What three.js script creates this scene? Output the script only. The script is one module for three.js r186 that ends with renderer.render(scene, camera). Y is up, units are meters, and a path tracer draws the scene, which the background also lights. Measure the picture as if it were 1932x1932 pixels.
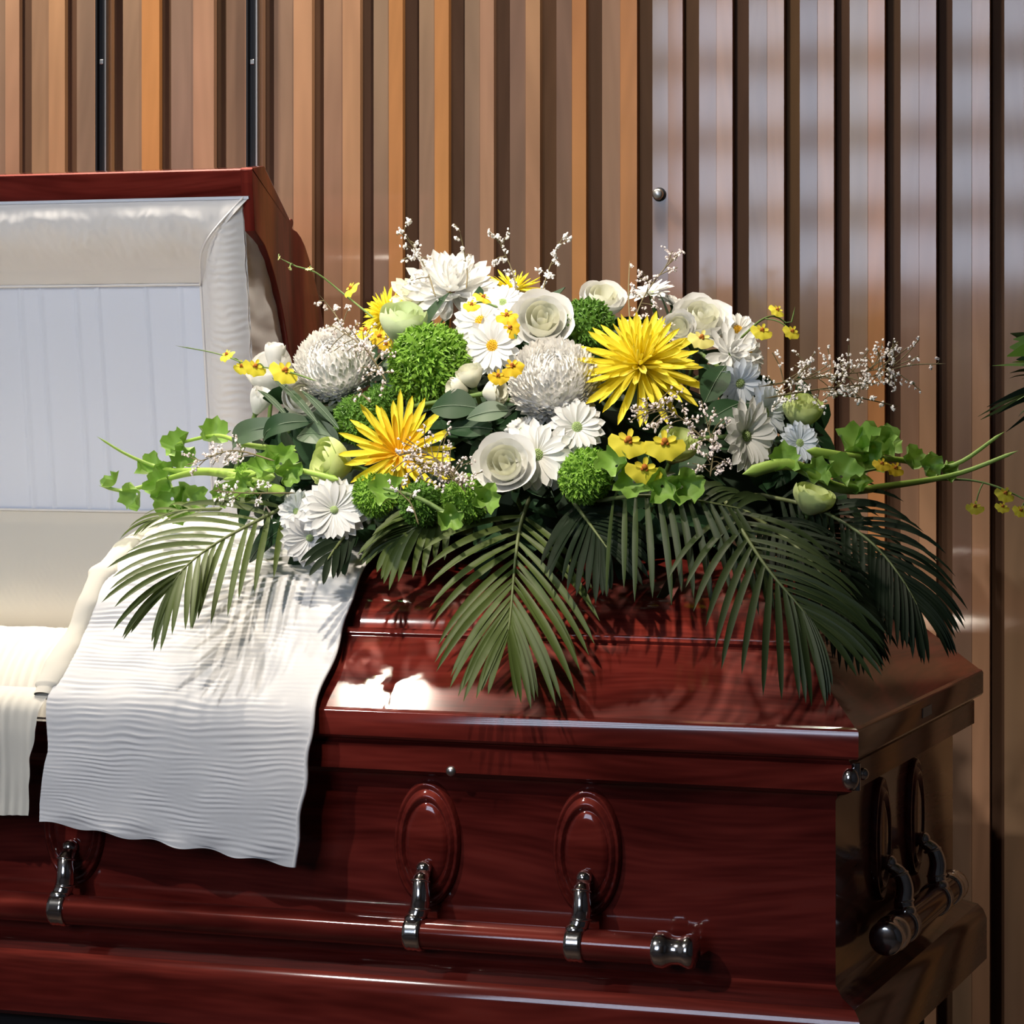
import * as THREE from 'three';
import { RoundedBoxGeometry } from 'three/addons/geometries/RoundedBoxGeometry.js';
import { mergeGeometries, mergeVertices, toCreasedNormals } from 'three/addons/utils/BufferGeometryUtils.js';
import { ImprovedNoise } from 'three/addons/math/ImprovedNoise.js';
import { RectAreaLightUniformsLib } from 'three/addons/lights/RectAreaLightUniformsLib.js';

// ---------------------------------------------------------------- camera, sky, lights, exposure
const V3 = THREE.Vector3;
const RY = 0.95;                                   // height of the casket's rim above the floor
const scene = new THREE.Scene();
const renderer = new THREE.WebGLRenderer({ antialias: true });
renderer.toneMapping = THREE.LinearToneMapping;
renderer.toneMappingExposure = 1.1;
renderer.shadowMap.enabled = true;
scene.background = new THREE.Color(0.62, 0.74, 1.0);
scene.backgroundIntensity = 1.0;
RectAreaLightUniformsLib.init();

const CAM = new V3(0.7553, RY + 0.4223, 3.2182), PSI = 0.3463, FPX = 5621, YH = 713;
const camera = new THREE.PerspectiveCamera(2 * Math.atan(966 / FPX) * 180 / Math.PI, 1, 0.05, 60);
camera.position.copy(CAM);
camera.rotation.y = PSI;
camera.setViewOffset(1932, 1932, 0, 966 - YH, 1932, 1932);
scene.add(camera);

const CEIL = 3.3, FRONT = 5.0, LEFT = -4.2, RIGHT = 2.2, BACK = -1.0;
// unseen ceiling lamps, the last two added as fill: [x, z, intensity, cone, aim x, aim z]
const NEUTRAL = [1.0, 0.965, 0.92];
const UNSEEN_LAMPS = [
  [-1.50, 0.02, 7.5, 0.50, -0.30, -0.03],  // out of view, placed for the glare on the lid slope
  [-1.75, -0.68, 25, 0.85, -1.55, -1.3],
  [-0.60, -0.62, 11, 0.8, -0.65, -1.3],
  [-0.40, 1.75, 33, 0.20, -0.54, -0.66],  // added fill to brighten the flowers from the front
  [-2.0, 2.3, 17, 0.42, -1.05, -0.25, NEUTRAL],  // added fill to brighten the drape and the lining
];
const WARM = [1.0, 0.89, 0.74], COOL = [0.66, 0.78, 1.0];
const WINDOW_POWER = 9.5, WINDOW_GLOW = 3.0;

// ---------------------------------------------------------------- helpers
let seed = 20240611;
function rnd() { seed = (seed + 0x6d2b79f5) | 0; let t = Math.imul(seed ^ (seed >>> 15), 1 | seed); t = (t + Math.imul(t ^ (t >>> 7), 61 | t)) ^ t; return ((t ^ (t >>> 14)) >>> 0) / 4294967296; }
const rr = (a, b) => a + (b - a) * rnd();
const noise = new ImprovedNoise();
const nz = (x, y = 0, z = 0) => noise.noise(x, y, z);
const lerp = (a, b, t) => a + (b - a) * t;
const clamp = (x, a, b) => Math.min(b, Math.max(a, x));
const UP = new V3(0, 1, 0);
const FV = new V3(-Math.sin(PSI), 0, -Math.cos(PSI)), RV = new V3(Math.cos(PSI), 0, -Math.sin(PSI));
const ray = (px, py) => FV.clone().addScaledVector(RV, (px - 966) / FPX).addScaledVector(UP, (YH - py) / FPX);
function P(px, py, z) { const d = ray(px, py); return CAM.clone().addScaledVector(d, (z - CAM.z) / d.z); }   // the point of the plane at z
const toWorld = (f) => new V3().addScaledVector(RV, f[0]).addScaledVector(UP, f[1]).addScaledVector(FV, -f[2]).normalize();

const names = new Map();
function numbered(name) { const n = names.get(name) || 0; names.set(name, n + 1); return n ? `${name}_${String(n).padStart(3, '0')}` : name; }
function shade(o) { o.traverse((m) => { if (m.isMesh) { m.castShadow = true; m.receiveShadow = true; } }); return o; }
function part(name, geo, mat, parent) { const m = new THREE.Mesh(geo, mat); m.name = name; parent.add(m); m.castShadow = m.receiveShadow = true; return m; }
function thing(name, label, category, pos, group) {
  const o = new THREE.Group(); o.name = numbered(name); scene.add(o);
  if (pos) o.position.copy(pos);
  o.userData = { label, category }; if (group) o.userData.group = group;
  return o;
}
function struct(name, geo, mat) { const m = part(name, geo, mat, scene); m.userData = { kind: 'structure' }; return m; }
const box = (w, h, d, x = 0, y = 0, z = 0) => new THREE.BoxGeometry(w, h, d).translate(x, y, z);
const rbox = (w, h, d, r, x = 0, y = 0, z = 0) => new RoundedBoxGeometry(w, h, d, 2, r).translate(x, y, z);
const clean = (g) => { const n = g.index ? g.toNonIndexed() : g; for (const k of Object.keys(n.attributes)) if (!['position', 'normal', 'uv'].includes(k)) n.deleteAttribute(k); return n; };
const merge = (list) => mergeGeometries(list.map(clean));
function grid(nu, nv, f, uvScale = [1, 1]) {       // sheet of (nu+1)(nv+1) points f(u, v)
  const pos = [], uv = [], idx = [];
  for (let j = 0; j <= nv; j++) for (let i = 0; i <= nu; i++) { const p = f(i / nu, j / nv); pos.push(p.x, p.y, p.z); uv.push(i / nu * uvScale[0], j / nv * uvScale[1]); }
  for (let j = 0; j < nv; j++) for (let i = 0; i < nu; i++) { const a = j * (nu + 1) + i, b = a + 1, c = a + nu + 1, d = c + 1; idx.push(a, b, d, a, d, c); }
  const g = new THREE.BufferGeometry();
  g.setAttribute('position', new THREE.Float32BufferAttribute(pos, 3)); g.setAttribute('uv', new THREE.Float32BufferAttribute(uv, 2)); g.setIndex(idx);
  g.computeVertexNormals(); return g;
}
function boxUV(g, along = 'x', s = 1, ox = 0, oy = 0) {   // uv in metres: u runs along the grain
  const p = g.attributes.position, n = g.attributes.normal, uv = new Float32Array(p.count * 2);
  for (let i = 0; i < p.count; i++) {
    const c = [p.getX(i), p.getY(i), p.getZ(i)], k = { x: 0, y: 1, z: 2 }[along], a = [Math.abs(n.getX(i)), Math.abs(n.getY(i)), Math.abs(n.getZ(i))];
    let best = -1, o = 0; for (let q = 0; q < 3; q++) if (q !== k && a[q] <= (best < 0 ? 9 : best)) { best = a[q]; o = q; }
    uv[2 * i] = c[k] * s + ox; uv[2 * i + 1] = c[o] * s + oy;
  }
  g.setAttribute('uv', new THREE.BufferAttribute(uv, 2)); return g;
}
// stacked rectangles: profile rows [inset, y]; walls not in `sides` keep no inset
function loftRect(profile, x0, x1, z0, z1, inset = { l: 1, r: 1, f: 1, b: 1 }, caps = [true, true], skip = []) {
  const pos = [], quad = (a, b, c, d) => { for (const p of [a, b, c, a, c, d]) pos.push(...p); };
  const ring = ([d, y]) => [[x0 + d * inset.l, y, z1 - d * inset.f], [x1 - d * inset.r, y, z1 - d * inset.f], [x1 - d * inset.r, y, z0 + d * inset.b], [x0 + d * inset.l, y, z0 + d * inset.b]];
  for (let i = 0; i + 1 < profile.length; i++) { const a = ring(profile[i]), b = ring(profile[i + 1]); for (let k = 0; k < 4; k++) if (!skip.includes(k)) quad(a[k], a[(k + 1) % 4], b[(k + 1) % 4], b[k]); }
  const lo = ring(profile[0]), hi = ring(profile[profile.length - 1]);
  if (caps[0]) quad(lo[3], lo[2], lo[1], lo[0]); if (caps[1]) quad(hi[0], hi[1], hi[2], hi[3]);
  let g = new THREE.BufferGeometry(); g.setAttribute('position', new THREE.Float32BufferAttribute(pos, 3)); g.computeVertexNormals();
  g = toCreasedNormals(g, 0.5);
  const n = g.attributes.normal, p = g.attributes.position, uv = [];
  for (let i = 0; i < p.count; i++) { const side = Math.abs(n.getX(i)) > 0.6; uv.push(side ? p.getZ(i) : p.getX(i), (side ? 0.37 : 0) + p.getY(i) * 1.3 - (side ? p.getX(i) : p.getZ(i)) * 0.9); }
  g.setAttribute('uv', new THREE.Float32BufferAttribute(uv, 2)); return g;
}
function tube(points, r, seg = 24, rad = 8, closed = false) { return new THREE.TubeGeometry(new THREE.CatmullRomCurve3(points, closed), seg, r, rad, closed); }
function taperTube(points, r0, r1, seg = 16, rad = 6) {
  const c = new THREE.CatmullRomCurve3(points), fr = c.computeFrenetFrames(seg);
  const pts = c.getSpacedPoints(seg);
  return grid(rad, seg, (u, v) => { const i = Math.round(v * seg), a = u * Math.PI * 2, r = i === 0 || i === seg ? 0 : lerp(r0, r1, v); return pts[i].clone().addScaledVector(fr.normals[i], Math.cos(a) * r).addScaledVector(fr.binormals[i], Math.sin(a) * r); });
}
const lathe = (pts, seg = 24) => new THREE.LatheGeometry(pts.map((p) => new THREE.Vector2(p[0], p[1])), seg);

// ---------------------------------------------------------------- textures and materials
function dataTex(w, h, f, srgb = true) {
  const a = new Uint8Array(w * h * 4);
  for (let j = 0; j < h; j++) for (let i = 0; i < w; i++) { const c = f(i / w, j / h), k = (j * w + i) * 4; for (let q = 0; q < 3; q++) a[k + q] = clamp(c[q] * 255, 0, 255); a[k + 3] = 255; }
  const t = new THREE.DataTexture(a, w, h); t.wrapS = t.wrapT = THREE.MirroredRepeatWrapping; t.magFilter = THREE.LinearFilter; t.minFilter = THREE.LinearMipmapLinearFilter; t.generateMipmaps = true;
  if (srgb) t.colorSpace = THREE.SRGBColorSpace; t.needsUpdate = true; return t;
}
const grainAt = (u, v) => { const w = nz(u * 2.2, v * 7, 3.1) * 0.05; const f = nz(u * 7, (v + w) * 60, 1.5), g = nz(u * 18, (v + w) * 190, 7.7), h = nz(u * 1.6, v * 9, 9.2); return 0.5 * f + 0.35 * g + 0.5 * h; };
const redGrain = dataTex(1024, 512, (u, v) => { const g = grainAt(u, v); const s = 0.84 + 0.42 * g; return [s, s * (0.93 + 0.1 * g), s * (0.92 + 0.08 * g)]; });
redGrain.repeat.set(1, 1);
const brownGrain = dataTex(1024, 512, (u, v) => { const g = grainAt(u + 3.3, v * 0.8 + 1.7), m = nz(u * 3, v * 4, 12.4); const s = 0.86 + 0.13 * g + 0.10 * m; return [s, s * (0.985 + 0.03 * m), s * (0.97 - 0.06 * m)]; });
const weave = dataTex(256, 256, (u, v) => { const t = 0.5 + 0.25 * Math.sin(u * 256 * 1.57) * Math.sin(v * 256 * 1.57) + 0.2 * nz(u * 40, v * 40, 2); return [t, t, t]; }, false);
weave.repeat.set(8, 8);

const std = (c, roughness, o = {}) => new THREE.MeshStandardMaterial({ color: new THREE.Color().setRGB(...c), roughness, side: THREE.DoubleSide, ...o });
const phys = (c, roughness, o = {}) => new THREE.MeshPhysicalMaterial({ color: new THREE.Color().setRGB(...c), roughness, side: THREE.DoubleSide, ...o });
const petalMat = (c, o = {}) => phys(c, 0.75, { transmission: 0.22, thickness: 0, ...o });
const M = {
  mahogany: phys([0.138, 0.019, 0.015], 0.46, { map: redGrain, ior: 1.65, specularColor: new THREE.Color().setRGB(1, 0.14, 0.07), specularColorMap: redGrain, clearcoat: 1, clearcoatRoughness: 0.08 }),
  mahoganyDark: phys([0.10, 0.013, 0.008], 0.4, { map: redGrain, clearcoat: 1, clearcoatRoughness: 0.09 }),
  chrome: std([0.82, 0.80, 0.78], 0.14, { metalness: 1 }),
  steel: std([0.55, 0.53, 0.5], 0.35, { metalness: 1 }),
  crepe: phys([0.81, 0.80, 0.80], 0.85, { sheen: 0.4, sheenColor: new THREE.Color(0.9, 0.9, 1), bumpMap: weave, bumpScale: 0.0002 }),
  cream: phys([0.76, 0.72, 0.63], 0.85, { sheen: 0.3, bumpMap: weave, bumpScale: 0.0002 }),
  satinCoolLit: phys([0.68, 0.74, 0.87], 0.6, { sheen: 0.5 }),  // blue tint stands for cool window light on white lining
  black: std([0.012, 0.012, 0.014], 0.4, { metalness: 0.3 }),
  skirt: std([0.012, 0.010, 0.010], 0.9),
  plaster: std([0.36, 0.32, 0.28], 0.95),
  ceiling: std([0.14, 0.12, 0.10], 0.95),
  carpet: std([0.07, 0.045, 0.035], 0.98),
  leafDark: phys([0.020, 0.055, 0.020], 0.55, { specularIntensity: 0.5, transmission: 0.12, thickness: 0 }),
  leafGrey: phys([0.085, 0.14, 0.075], 0.5, { transmission: 0.15, thickness: 0 }),
  palm: phys([0.080, 0.115, 0.024], 0.5, { specularIntensity: 0.6, transmission: 0.15, thickness: 0 }),
  palmHalfShaded: phys([0.040, 0.062, 0.017], 0.5, { specularIntensity: 0.6, transmission: 0.12, thickness: 0 }),  // palm copy with half shade put into its colour
  palmLight: phys([0.12, 0.17, 0.050], 0.4, { transmission: 0.2, thickness: 0 }),
  palmShaded: phys([0.012, 0.022, 0.010], 0.6, { specularIntensity: 0.25, transmission: 0.1, thickness: 0 }),  // palm copy with deep shade put into its colour
  rachis: std([0.14, 0.17, 0.06], 0.5),
  moss: phys([0.22, 0.43, 0.035], 0.85, { transmission: 0.2, thickness: 0 }),
  mossDark: phys([0.11, 0.26, 0.02], 0.85, { transmission: 0.2, thickness: 0 }),
  bell: phys([0.25, 0.44, 0.07], 0.6, { transmission: 0.28, thickness: 0 }),
  stemBright: std([0.30, 0.46, 0.075], 0.5),
  stem: std([0.12, 0.20, 0.045], 0.6),
  stemBrown: std([0.16, 0.13, 0.06], 0.7),
  white: petalMat([0.88, 0.88, 0.86]), whiteCoolLit: petalMat([0.76, 0.82, 0.90]), ivory: petalMat([0.85, 0.85, 0.72]),  // the cool white has bluish window light put into its colour
  yellow: petalMat([0.90, 0.78, 0.05]), gold: petalMat([0.88, 0.60, 0.018]), paleYellow: petalMat([0.86, 0.78, 0.22]),
  greenWhite: petalMat([0.70, 0.80, 0.50]), lime: petalMat([0.72, 0.80, 0.36]), limeDeep: petalMat([0.66, 0.76, 0.30]),
  eyeYellow: std([0.80, 0.48, 0.03], 0.9), eyeGreen: std([0.40, 0.52, 0.22], 0.9), rust: std([0.42, 0.13, 0.01], 0.8),
  floret: std([0.86, 0.76, 0.73], 0.9), floretWhite: std([0.94, 0.90, 0.87], 0.9),
  whiteDense: std([0.93, 0.92, 0.89], 0.85),
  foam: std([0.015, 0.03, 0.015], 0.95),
};

// ---------------------------------------------------------------- room shell
const T = 0.15, RW = RIGHT - LEFT, RD = FRONT - BACK;
struct('floor', box(RW + 2 * T, T, RD + 2 * T, (LEFT + RIGHT) / 2, -T / 2, (FRONT + BACK) / 2), M.carpet);
struct('ceiling', box(RW + 2 * T, T, RD + 2 * T, (LEFT + RIGHT) / 2, CEIL + T / 2, (FRONT + BACK) / 2), M.ceiling);  // out of view, kept dark so the glossy lid mirrors little
struct('wall_left', box(T, CEIL, RD + 2 * T, LEFT - T / 2, CEIL / 2, (FRONT + BACK) / 2), M.plaster);
struct('wall_right', box(T, CEIL, RD + 2 * T, RIGHT + T / 2, CEIL / 2, (FRONT + BACK) / 2), std([0.09, 0.085, 0.085], 0.8));  // out of view, kept dark so the casket end stays dark
const wallBack = struct('wall_back', box(RW, CEIL, T, (LEFT + RIGHT) / 2, CEIL / 2, BACK - 0.034 - T / 2), std([0.09, 0.045, 0.028], 0.7));
// front wall; its unseen window is placed to reflect bands in the slats
const WIN = [-2.42, -0.7, 1.665, 3.05];
{
  const z = FRONT + T / 2, bar = (x0, x1, y0, y1) => box(x1 - x0, y1 - y0, T, (x0 + x1) / 2, (y0 + y1) / 2, z);
  struct('wall_front', merge([bar(LEFT, WIN[0], 0, CEIL), bar(WIN[0], WIN[1], 0, WIN[2]), bar(WIN[0], WIN[1], WIN[3], CEIL), bar(WIN[1], RIGHT, 0, CEIL)]), M.plaster);
  const pane = (w, n, tag, power) => {
    const g = new THREE.Group(); g.name = tag; g.userData = { kind: 'structure' }; scene.add(g);
    const h = (w[3] - w[2]) / n, cx = (w[0] + w[1]) / 2, ww = w[1] - w[0];
    const glow = std([0.8, 0.85, 0.9], 0.6, { emissive: new THREE.Color().setRGB(...COOL), emissiveIntensity: WINDOW_GLOW });
    const glass = box(ww - 0.08, h - 0.10, 0.012), rail = rbox(ww, 0.10, 0.07, 0.008);
    for (let k = 0; k < n; k++) {
      part('pane', glass, glow, g).position.set(cx, w[2] + h * (k + 0.5), FRONT + 0.06);
      const L = new THREE.RectAreaLight(new THREE.Color().setRGB(...COOL), power, ww - 0.08, h - 0.10);
      L.position.set(cx, w[2] + h * (k + 0.5), FRONT + 0.045); L.lookAt(cx, w[2] + h * (k + 0.5), 0); scene.add(L);
    }
    for (let k = 0; k <= n; k++) part('rail', rail, M.plaster, g).position.set(cx, w[2] + h * k, FRONT + 0.05);
  };
  pane(WIN, 5, 'unseen_window_1', WINDOW_POWER);
}
// unseen ceiling lamps: trim ring, glowing lens and the light in front of it
const LAMP_SPOT = ['above the left part of the casket, placed for the glare on the lid', 'nearest the wall above the open lid, placed to light the wall', 'near the wall above the flowers, placed to light the wall', 'added fill in front of the flowers, aimed at them', 'added fill for drape and lining, farthest from the wall, front left'];
let lampNo = 0;
UNSEEN_LAMPS.forEach(([x, z, I, cone, tx, tz, tint = WARM]) => {
  const g = new THREE.Group(); g.name = numbered('unseen_ceiling_lamp'); g.position.set(x, CEIL, z); scene.add(g);
  g.userData = { label: `unseen round ceiling lamp with a warm lens, ${LAMP_SPOT[lampNo++]}`, category: 'ceiling light', group: 'unseen ceiling lamps' };
  part('trim_ring', lathe([[0.055, -0.002], [0.058, -0.010], [0.075, -0.008], [0.078, 0]], 32), M.ceiling, g);
  part('lens', new THREE.CylinderGeometry(0.054, 0.054, 0.004, 32).translate(0, -0.004, 0), std([0.9, 0.85, 0.75], 0.5, { emissive: new THREE.Color().setRGB(...WARM), emissiveIntensity: 6 }), g);
  const s = new THREE.SpotLight(new THREE.Color().setRGB(...tint), I, 0, cone, 0.75, 2);
  s.position.set(x, CEIL - 0.02, z); s.target.position.set(tx, RY, tz); s.castShadow = true; s.shadow.radius = 2; scene.add(s, s.target);
});

// ---------------------------------------------------------------- slatted back wall: every strip is a plank
{
  const planks = [];
  const grooves = [[38, 60], [124, 145], [212, 232], [302, 323], [405, 427], [497, 517], [590, 611], [681, 705], [761, 791], [848, 877], [933, 962], [1020, 1050], [1107, 1136], [1203, 1231], [1289, 1319], [1383, 1413], [1480, 1509], [1574, 1603], [1670, 1699], [1767, 1797], [1868, 1895], [1968, 1998]].map(([a, b]) => [P(a, 400, BACK).x, P(b, 400, BACK).x]);
  const step = 0.0745;
  while (grooves[0][0] > LEFT + 0.1) grooves.unshift([grooves[0][0] - step, grooves[0][1] - step]);
  while (grooves[grooves.length - 1][1] < RIGHT - 0.1) { const g = grooves[grooves.length - 1]; grooves.push([g[0] + step, g[1] + step]); }
  const tone = (c, r) => phys(c, r, { map: brownGrain, specularIntensity: 0.3, clearcoat: 0.62, clearcoatRoughness: 0.075 });
  const mids = [tone([0.36, 0.235, 0.160], 0.5), tone([0.32, 0.215, 0.155], 0.5), tone([0.39, 0.24, 0.150], 0.5), tone([0.27, 0.17, 0.115], 0.5)];
  const brights = [tone([0.56, 0.32, 0.18], 0.5), tone([0.51, 0.30, 0.19], 0.5), tone([0.62, 0.29, 0.11], 0.5)];
  const darks = [[0.135, 0.076, 0.048], [0.165, 0.090, 0.050]].map((c) => phys(c, 0.85, { map: brownGrain, specularIntensity: 0.25 }));
  const H = CEIL - 0.004;
  const plank = (x0, x1, zf, zb, mat) => { const g = box(x1 - x0, H, zf - zb); boxUV(g, 'y', 0.55, rnd() * 5, rnd() * 3); g.rotateY(rr(-0.006, 0.006)).translate((x0 + x1) / 2, H / 2 + 0.002, (zf + zb) / 2); const m = part('plank', g, mat, wallBack); planks.push(m); };
  grooves.forEach(([a, b], i) => {
    plank(a - 0.0005, b + 0.0005, BACK - 0.0075, BACK - 0.034, darks[(i * 7) % 5 ? 0 : 1]);
    if (i + 1 < grooves.length) {
      const n = grooves[i + 1][0], special = a < -1.15 && a > -1.47, m = b + (n - b) * 0.52;
      let mi = [0, 1, 2, 0, 3, 1][(i * 5) % 6], bi = [0, 1, 0, 2, 1][(i * 3) % 5];
      if (Math.abs(a + 0.93) < 0.02 || Math.abs(a + 0.717) < 0.02) bi = 2;
      if (Math.abs(a + 0.717) < 0.02) mi = 3;
      plank(b, m - 0.0006, BACK, BACK - 0.034, mids[mi]);
      plank(m + 0.0006, n, BACK + 0.003, BACK - 0.034, brights[bi]);
    }
  });
  planks.forEach((p, i) => { if (i) p.name = `plank_${String(i).padStart(3, '0')}`; });
  // black slotted channels in two of the joints
  for (const [px, label] of [[197, 'black slotted metal channel on the slatted wall, the left one of two'], [481, 'black slotted metal channel on the slatted wall, above the corner of the open lid']]) {
    const x = P(px, 200, BACK).x, t = thing('wall_channel', label, 'metal channel', new V3(x, 0.02, BACK + 0.006), 'wall channels');
    part('channel', merge([box(0.017, 3.2, 0.002, 0, 1.6, 0.001), box(0.003, 3.2, 0.008, -0.007, 1.6, 0.005), box(0.003, 3.2, 0.008, 0.007, 1.6, 0.005)]), M.black, t);
    part('edge_strip', box(0.0025, 3.2, 0.009, 0.0100, 1.6, 0.0055), M.steel, t);
    part('bracket_clip', rbox(0.007, 0.008, 0.004, 0.001, 0, P(px, 118, BACK).y - 0.02, 0.003), M.steel, t);
  }
  const k = thing('wall_stud', 'small round grey metal knob on the slatted wall above the flowers', 'knob', P(1244, 367, BACK).setZ(BACK));
  part('button', lathe([[0.0001, 0.012], [0.006, 0.0115], [0.0085, 0.009], [0.0085, 0.004], [0.005, 0.003], [0.005, 0]], 24).rotateX(Math.PI / 2), M.steel, k);
  part('washer', lathe([[0.0001, 0.002], [0.010, 0.002], [0.0105, 0]], 24).rotateX(Math.PI / 2), M.black, k);
}

// ---------------------------------------------------------------- casket (own axes: x along it with 0 at the foot end, y from the rim, z from the front)
const W = 0.7212, LEN = 2.06, CUT = -1.027, BOT = -0.356;
const pleats = [[0.30,0.0025],[0.335,0.0025],[0.395,0.003],[0.43,0.003],[0.22,0.0025],[0.165,0.002]];
const casket = thing('casket', 'polished mahogany casket with its head lid open, below the flowers', 'casket', new V3(0, RY, 0));
const cs = new THREE.Group();
{
  // body: rail, panel, moulded base
  const e = 0.034;
  part('body', loftRect([[e, -0.29], [e, -0.050], [e - 0.003, -0.044], [0.018, -0.040], [0.010, -0.036], [0.010, -0.006], [0.014, -0.003], [0.014, 0.0]], -LEN, 0, -W, 0, undefined, [true, false]), M.mahogany, casket);
  part('base_moulding', loftRect([[0.004, BOT], [-0.004, BOT + 0.006], [-0.004, BOT + 0.06], [0.0, BOT + 0.072], [0.006, BOT + 0.080], [0.024, BOT + 0.088], [0.034, BOT + 0.10], [0.036, BOT + 0.11]], -LEN, 0, -W, 0, undefined, [true, false]), M.mahogany, casket);
  // rim boards round the open head half and the lining inside
  const rim = 0.026;
  part('rim', merge([boxUV(box(LEN - 0.09, 0.1, rim, -LEN / 2, -0.051, -0.040 - rim / 2)), boxUV(box(LEN - 0.09, 0.1, rim, -LEN / 2, -0.051, -W + 0.040 + rim / 2)), boxUV(box(rim, 0.1, W - 0.08, -LEN + 0.040 + rim / 2, -0.051, -W / 2)), boxUV(box(rim, 0.1, W - 0.08, -0.046 - rim / 2, -0.051, -W / 2))]), M.mahogany, casket);
  part('interior_lining', merge([box(LEN - 0.14, 0.01, W - 0.14, -LEN / 2, -0.20, -W / 2), box(LEN - 0.09, 0.2, 0.006, -LEN / 2, -0.1, -W + 0.070), box(LEN - 0.09, 0.2, 0.006, -LEN / 2, -0.1, -0.070), box(0.006, 0.2, W - 0.09, -LEN + 0.070, -0.1, -W / 2)]), M.crepe, casket);

  // lid outline: inset from the rim, height above it
  const lidProfile = (rim) => [[0.002, 0], [0, 0.003], [0, rim - 0.004], [0.0015, rim - 0.001], [0.005, rim + 0.001], [0.083, rim + 0.076], [0.0845, rim + 0.078], [0.0825, rim + 0.082], [0.0835, rim + 0.0865], [0.087, rim + 0.088], [0.091, rim + 0.0865], [0.0945, rim + 0.083], [0.0975, rim + 0.084], [0.103, rim + 0.100], [0.112, rim + 0.113], [0.126, rim + 0.126], [0.145, rim + 0.138], [0.17, rim + 0.151], [0.20, rim + 0.164], [0.24, rim + 0.177], [0.29, rim + 0.187], [0.33, rim + 0.191]];
  const foot = part('foot_lid', loftRect(lidProfile(0.034), -1.008, 0, -W, 0, { l: 0, r: 1, f: 1, b: 1 }, [true, true]), M.mahogany, casket);
  foot.position.y = 0.001;
  foot.userData = { label: 'closed foot half of the lid' };
  const tag = part('sticker', rbox(0.0015, 0.012, 0.050, 0.0004, 0.0005, 0.017, -0.36), std([0.88, 0.87, 0.82], 0.7), casket);
  tag.userData = { label: 'small pale sticker' };
  part('corner_latch', merge([new THREE.SphereGeometry(0.010, 16, 10).scale(1, 1.3, 1).translate(-0.012, -0.022, -0.012), new THREE.SphereGeometry(0.007, 16, 10).translate(-0.002, -0.018, -0.03), new THREE.CylinderGeometry(0.006, 0.006, 0.03, 12).translate(-0.008, -0.02, -0.02)]), M.chrome, casket);

  // head lid, hinged at the back and leaning a little forward
  const lid = new THREE.Group(); lid.name = 'head_lid'; lid.userData = { label: 'open head half of the lid with white shirred lining' }; casket.add(lid);
  lid.position.set(CUT, 0.004, -W); lid.rotation.x = -(Math.PI / 2 - 0.128);
  // closed-lid axes with the hinge at z = 0 and the front rim at z = W
  const HL = LEN + CUT, R0 = 0.045;
  part('lid_shell', loftRect(lidProfile(R0), -HL, 0, 0, W, { l: 1, r: 0, f: 1, b: 1 }, [false, true], [1]), M.mahogany, lid);
  const arch = (z) => { const t = clamp((z - 0.09) / (W - 0.18), 0, 1); return 0.105 * Math.pow(Math.sin(Math.PI * t), 0.6); };
  {   // end board at the cut: outline of the lid above, shallow arch below
    const sh = new THREE.Shape(), pr = lidProfile(R0);
    sh.moveTo(0, 0.0005); for (let i = 0; i <= 30; i++) { const z = lerp(0.02, W - 0.02, i / 30); sh.lineTo(z, arch(z)); } sh.lineTo(W, 0.0005);
    for (const [d, y] of pr) sh.lineTo(W - d, y); for (const [d, y] of pr.slice().reverse()) sh.lineTo(d, y);
    const g = new THREE.ExtrudeGeometry(sh, { depth: 0.016, bevelEnabled: true, bevelSize: 0.0012, bevelThickness: 0.0012, bevelSegments: 2 }); g.rotateY(-Math.PI / 2);
    const gg = boxUV(g, 'z'); part('end_board', gg, M.mahogany, lid).position.x = 0.001;
  }
  const cw = 0.040;   // contact face: a flat board round the rim
  part('contact_face', merge([boxUV(rbox(HL, 0.012, cw, 0.003, -HL / 2, 0.006, W - cw / 2 - 0.001)), boxUV(rbox(HL, 0.012, cw, 0.003, -HL / 2, 0.006, cw / 2 + 0.001)), boxUV(rbox(cw, 0.012, W - 2 * cw, 0.003, -HL + cw / 2, 0.006, W / 2), 'z')]), M.mahogany, lid);
  // lining: shirred borders round a recessed panel.  u from the cut, v from the front rim, w into the lid
  const bt = 0.132, br = 0.125, bb = 0.19, deep = 0.085;
  const L3 = (u, v, w) => new V3(-u, w, W - v);
  const puff = (t) => -0.020 * Math.sin(Math.PI * Math.min(1, t * 1.25)) * (t < 0.8 ? 1 : 1) + deep * t * t;
  const topB = grid(300, 60, (a, t) => { const u0 = 0.003 + br * t, u = lerp(u0, HL - 0.05, a), v = cw + bt * t; const f = nz(u * 26 + t * 2.2, t * 3, 4.2), f2 = Math.sin(u * 420 + 5 * nz(u * 30, t * 5, 1.1) + t * 3); return L3(u, v, puff(t) + (0.0045 * f + 0.0009 * f2) * Math.sin(Math.PI * clamp(t * 1.1, 0, 1))); }, [4, 1]);
  const e1 = part('lining_border', topB, M.crepe, lid); e1.userData.label = 'shirred border under the top rail';
  const botB = grid(200, 60, (a, t) => { const u0 = 0.003 + br * t, u = lerp(u0, HL - 0.05, a), v = W - 0.02 - bb * t; const f2 = Math.sin(u * 560 + 5 * nz(u * 30, t * 5, 8.1)); return L3(u, v, -0.045 * Math.sin(Math.PI * Math.min(1, t * 1.1)) + deep * t * t + (0.003 * nz(u * 20, t * 3, 6.6) + 0.0007 * f2) * Math.sin(Math.PI * t)); }, [4, 1]);
  part('lining_border', botB, M.cream, lid);  // cream here stands for warm overhead light on the upward-facing border
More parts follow.
